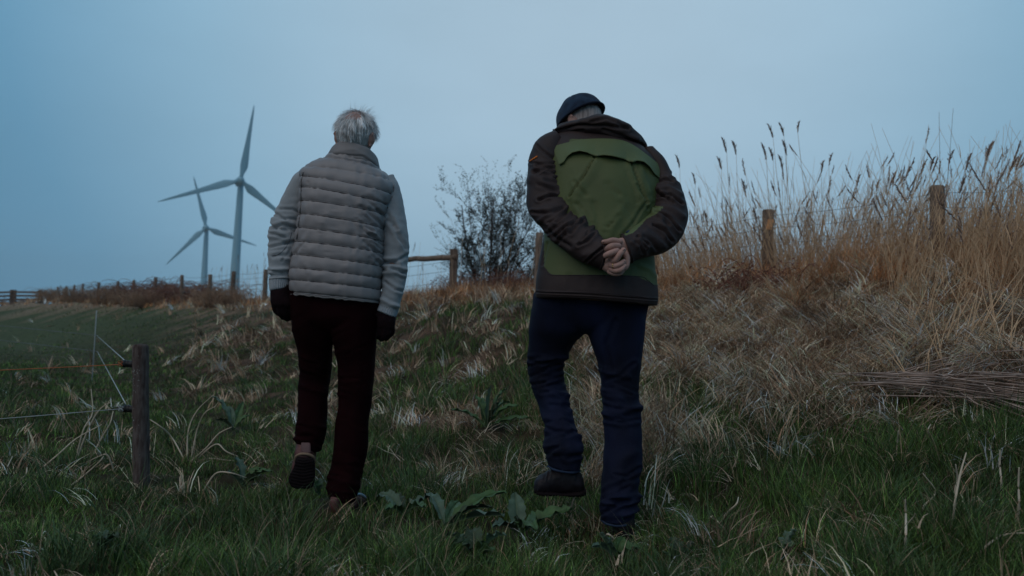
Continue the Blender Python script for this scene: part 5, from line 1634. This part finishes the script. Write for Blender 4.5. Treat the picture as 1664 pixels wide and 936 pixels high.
def finger(pts, r):
    P_ = [up(a, b, Y) for a, b, Y in pts]
    Vf, Ff = tube(P_, r, nu=14, nsub=5)
    return Vf, Ff


def palm(rows):
    return loft(rows, 6, 32, lambda G, N: .0012 * fnoise(G, 22, 5, 2))[:2]


hands = [
    # hand coming out of the right sleeve: wrist right, back of the hand up
    palm([(1024, 390, 1020, 420, 3.005, .024), (1015, 386.5, 1011, 418, 2.995, .022), (1007, 387, 1004, 415, 2.985, .019), (1002, 389, 1000, 411, 2.98, .015)]),
    finger([(1008, 393, 2.972), (996, 390.5, 2.962), (987, 392.5, 2.960), (980, 393.5, 2.972)], [.0115, .0108, .0098, .0088]),
    finger([(1006, 400, 2.962), (996, 399.5, 2.948), (989, 402.5, 2.950), (985.5, 406, 2.965)], [.0118, .0118, .0110, .0095]),
    finger([(1004, 407, 2.965), (1001, 408, 2.945), (990, 412.5, 2.936), (983.5, 416, 2.945)], [.0110, .0118, .0120, .0112]),
    finger([(1002, 412, 2.985), (997, 415, 2.972), (990, 421, 2.968), (985, 424, 2.975)], [.0105, .0105, .0100, .009]),
    finger([(1016, 410, 2.985), (1019, 420, 2.975), (1018, 431, 2.968), (1014, 437, 2.965)], [.0135, .0120, .0112, .0100]),
    # hand coming out of the left sleeve, lower, its fingers pointing right
    palm([(974, 400, 976, 434, 3.01, .024), (982, 404, 981, 439, 2.995, .023), (990, 410, 988, 443, 2.985, .021), (997, 416, 996, 444, 2.98, .016)]),
    finger([(994, 424, 2.965), (1000, 423, 2.945), (1007, 413, 2.938), (1014, 405.5, 2.945)], [.0110, .0118, .0110, .0098]),
    finger([(992, 431, 2.962), (999, 432.5, 2.946), (1008, 429, 2.946), (1014.5, 424.5, 2.956)], [.0112, .0112, .0105, .0092]),
    finger([(992, 437, 2.965), (1000, 440, 2.950), (1009, 438, 2.946), (1015, 431, 2.955)], [.0112, .0112, .0106, .0092]),
    finger([(990, 441, 2.975), (998, 444.5, 2.962), (1007, 444, 2.958), (1012, 440, 2.964)], [.0105, .0103, .0098, .0085]),
    finger([(984, 408, 2.985), (990, 404, 2.975), (998, 405, 2.972), (1003, 408, 2.976)], [.0125, .0115, .0105, .0095]),
]
V, Fs = merge([(V, Fs)] + hands)
mesh_np('body', V, Fs, skin_m, p2)
nails = mat('fingernail', (.50, .27, .22), .35, .5, .05)
for q, y in (((980.5, 393), 2.960), ((1014, 405.8), 2.933), ((1014, 425), 2.946), ((1014.5, 437), 2.956)):
    p = up(q[0], q[1], y)
    mesh_np('fingernail', *tube([p + [-.003, -.0006, 0], p + [.003, -.0006, .002]], .004, nu=8, nsub=2, flat=.5), nails, p2)
rc = up(997, 432.3, 2.949)
ax = up(1003, 431.5, 2.946) - up(994, 432, 2.955); ax /= np.linalg.norm(ax)
e1 = np.cross(ax, [0, 0, 1]); e1 /= np.linalg.norm(e1); e2 = np.cross(ax, e1)
mesh_np('wedding_ring', *tube([rc + .0119 * (math.cos(a) * e1 + math.sin(a) * e2) for a in np.linspace(0, 2 * math.pi, 25)], .0017, nu=6, nsub=1, capround=False, up_=ax), gold_m, p2)

# grey nape hair and cap
nu_, nv_ = 50, 20
ph = np.linspace(.5, 2.25, nv_)[:, None]; th = np.linspace(math.pi * .98, math.pi * 2.02, nu_)[None, :]
D = np.stack([np.sin(ph) * np.cos(th), np.sin(ph) * np.sin(th), np.cos(ph) + 0 * th], -1)
Vs = D * np.array([.080, .102, .114]); lw = np.clip(-D[..., 2], 0, 1); Vs[..., 0] *= 1 - .25 * lw ** 1.5; Vs[..., 1] *= 1 - .40 * lw
Vs *= (1 + .015 * fnoise(D * np.array([7, 7, 1]), 1.5, 6, 2)[..., None])
hair2 = mesh_np('hair', Vs.reshape(-1, 3) @ HR2.T + hc2, grid_faces(nv_, nu_, False), mat('dark_grey_hair', (.42, .34, .32), .7, .3, .45, 90, stretch=(1, 1, .15)), p2)
# cap: dome in head space, sewn from panels, with brim in front
nu_, nv_ = 96, 26
ph = np.linspace(.02, 1.50, nv_)[:, None]; th = np.linspace(0, 2 * np.pi, nu_, endpoint=False)[None, :]
D = np.stack([np.sin(ph) * np.cos(th), np.sin(ph) * np.sin(th), np.cos(ph) + 0 * th], -1)
seamw = sum(np.exp(-((np.angle(np.exp(1j * (th - a)))) / .045) ** 2) for a in np.linspace(0, 2 * np.pi, 7)[:-1] + math.pi / 6 + .0)
DV = D * np.array([.098, .121, .122]) * (1 - .018 * seamw + .012 * fnoise(D, 1.2, 15, 2))[..., None]
DV[..., 2] += .010
V = DV.reshape(-1, 3)
f = grid_faces(nv_, nu_)
V = np.vstack([V, V * np.array([.97, .97, .985])])
V = np.vstack([V, [[0, 0, .131]]])
j = np.arange(nu_); j2 = (j + 1) % nu_
topf = np.stack([j, j2, np.full(nu_, len(V) - 1)], -1)
bot = (nv_ - 1) * nu_
rimf = np.stack([bot + j, bot + j2, bot + j2 + nv_ * nu_, bot + j + nv_ * nu_], -1)
CR = HR2 @ eulerR(math.radians(4), 0, 0)
cap = mesh_np('cap', V @ CR.T + hc2, [np.vstack([f, f[:, ::-1] + nv_ * nu_, rimf]), topf], cap_m, p2)
# band round the rim
rim = np.array([[.0985 * math.cos(a), .1215 * math.sin(a), .020] for a in np.linspace(0, 2 * np.pi, 60)])
mesh_np('cap_band', *tube(rim @ CR.T + hc2, .0055, nu=8, nsub=1, capround=False), mat('cap_band_cloth', (.010, .013, .024), .9, .15, .2), cap)
# brim
nb = 24
a = np.linspace(math.radians(25), math.radians(155), nb)
G = []
for t in np.linspace(0, 1, 7):
    G.append(np.stack([.097 * np.cos(a) * (1 + .02 * t), .118 * np.sin(a) + t * .068 * np.sin((a - a[0]) / (a[-1] - a[0]) * np.pi) ** .6, .018 - .018 * t - .02 * (np.cos(a)) ** 2 * (.4 + t)], -1))
G = np.array(G)
Vb = np.vstack([G.reshape(-1, 3), (G - [0, 0, .003]).reshape(-1, 3)])
f = grid_faces(7, nb, False)
ed = np.array([[6 * nb + j, 6 * nb + j + 1, 7 * nb + 6 * nb + j + 1, 7 * nb + 6 * nb + j] for j in range(nb - 1)])
mesh_np('brim', Vb @ CR.T + hc2, np.vstack([f, f[:, ::-1] + 7 * nb, ed]), cap_m, cap)
mesh_np('cap_button', *tube([np.array([0, 0, .128]) @ CR.T + hc2, np.array([0, 0, .134]) @ CR.T + hc2], .007, nu=10, nsub=1), cap_m, cap)
# strap and buckle at the back right
for q in ((.045, -.104, .022), (.05, -.1025, .034)):
    p = np.array(q) @ CR.T + hc2
    mesh_np('strap_buckle', *tube([p, p + np.array([.012, .004, 0]) @ CR.T], .004, nu=6, nsub=2), wire_m, cap)

# ------------------------------------------------------------------ haze
hz = mesh_np('haze', *box((0, 560, 44), (780, 640, 46)), None, smooth=False)
hm = bpy.data.materials.new('haze')
hm.use_nodes = True
hn = hm.node_tree.nodes; hn.clear()
ho = hn.new('ShaderNodeOutputMaterial'); hv = hn.new('ShaderNodeVolumePrincipled')
hv.inputs['Color'].default_value = (.92, .97, 1.0, 1)
hv.inputs['Density'].default_value = 0.0004
hv.inputs['Anisotropy'].default_value = .2
hm.node_tree.links.new(hv.outputs[0], ho.inputs['Volume'])
hz.data.materials.append(hm)
tag(hz, 'thin blue dusk haze over the plain', kind='stuff')
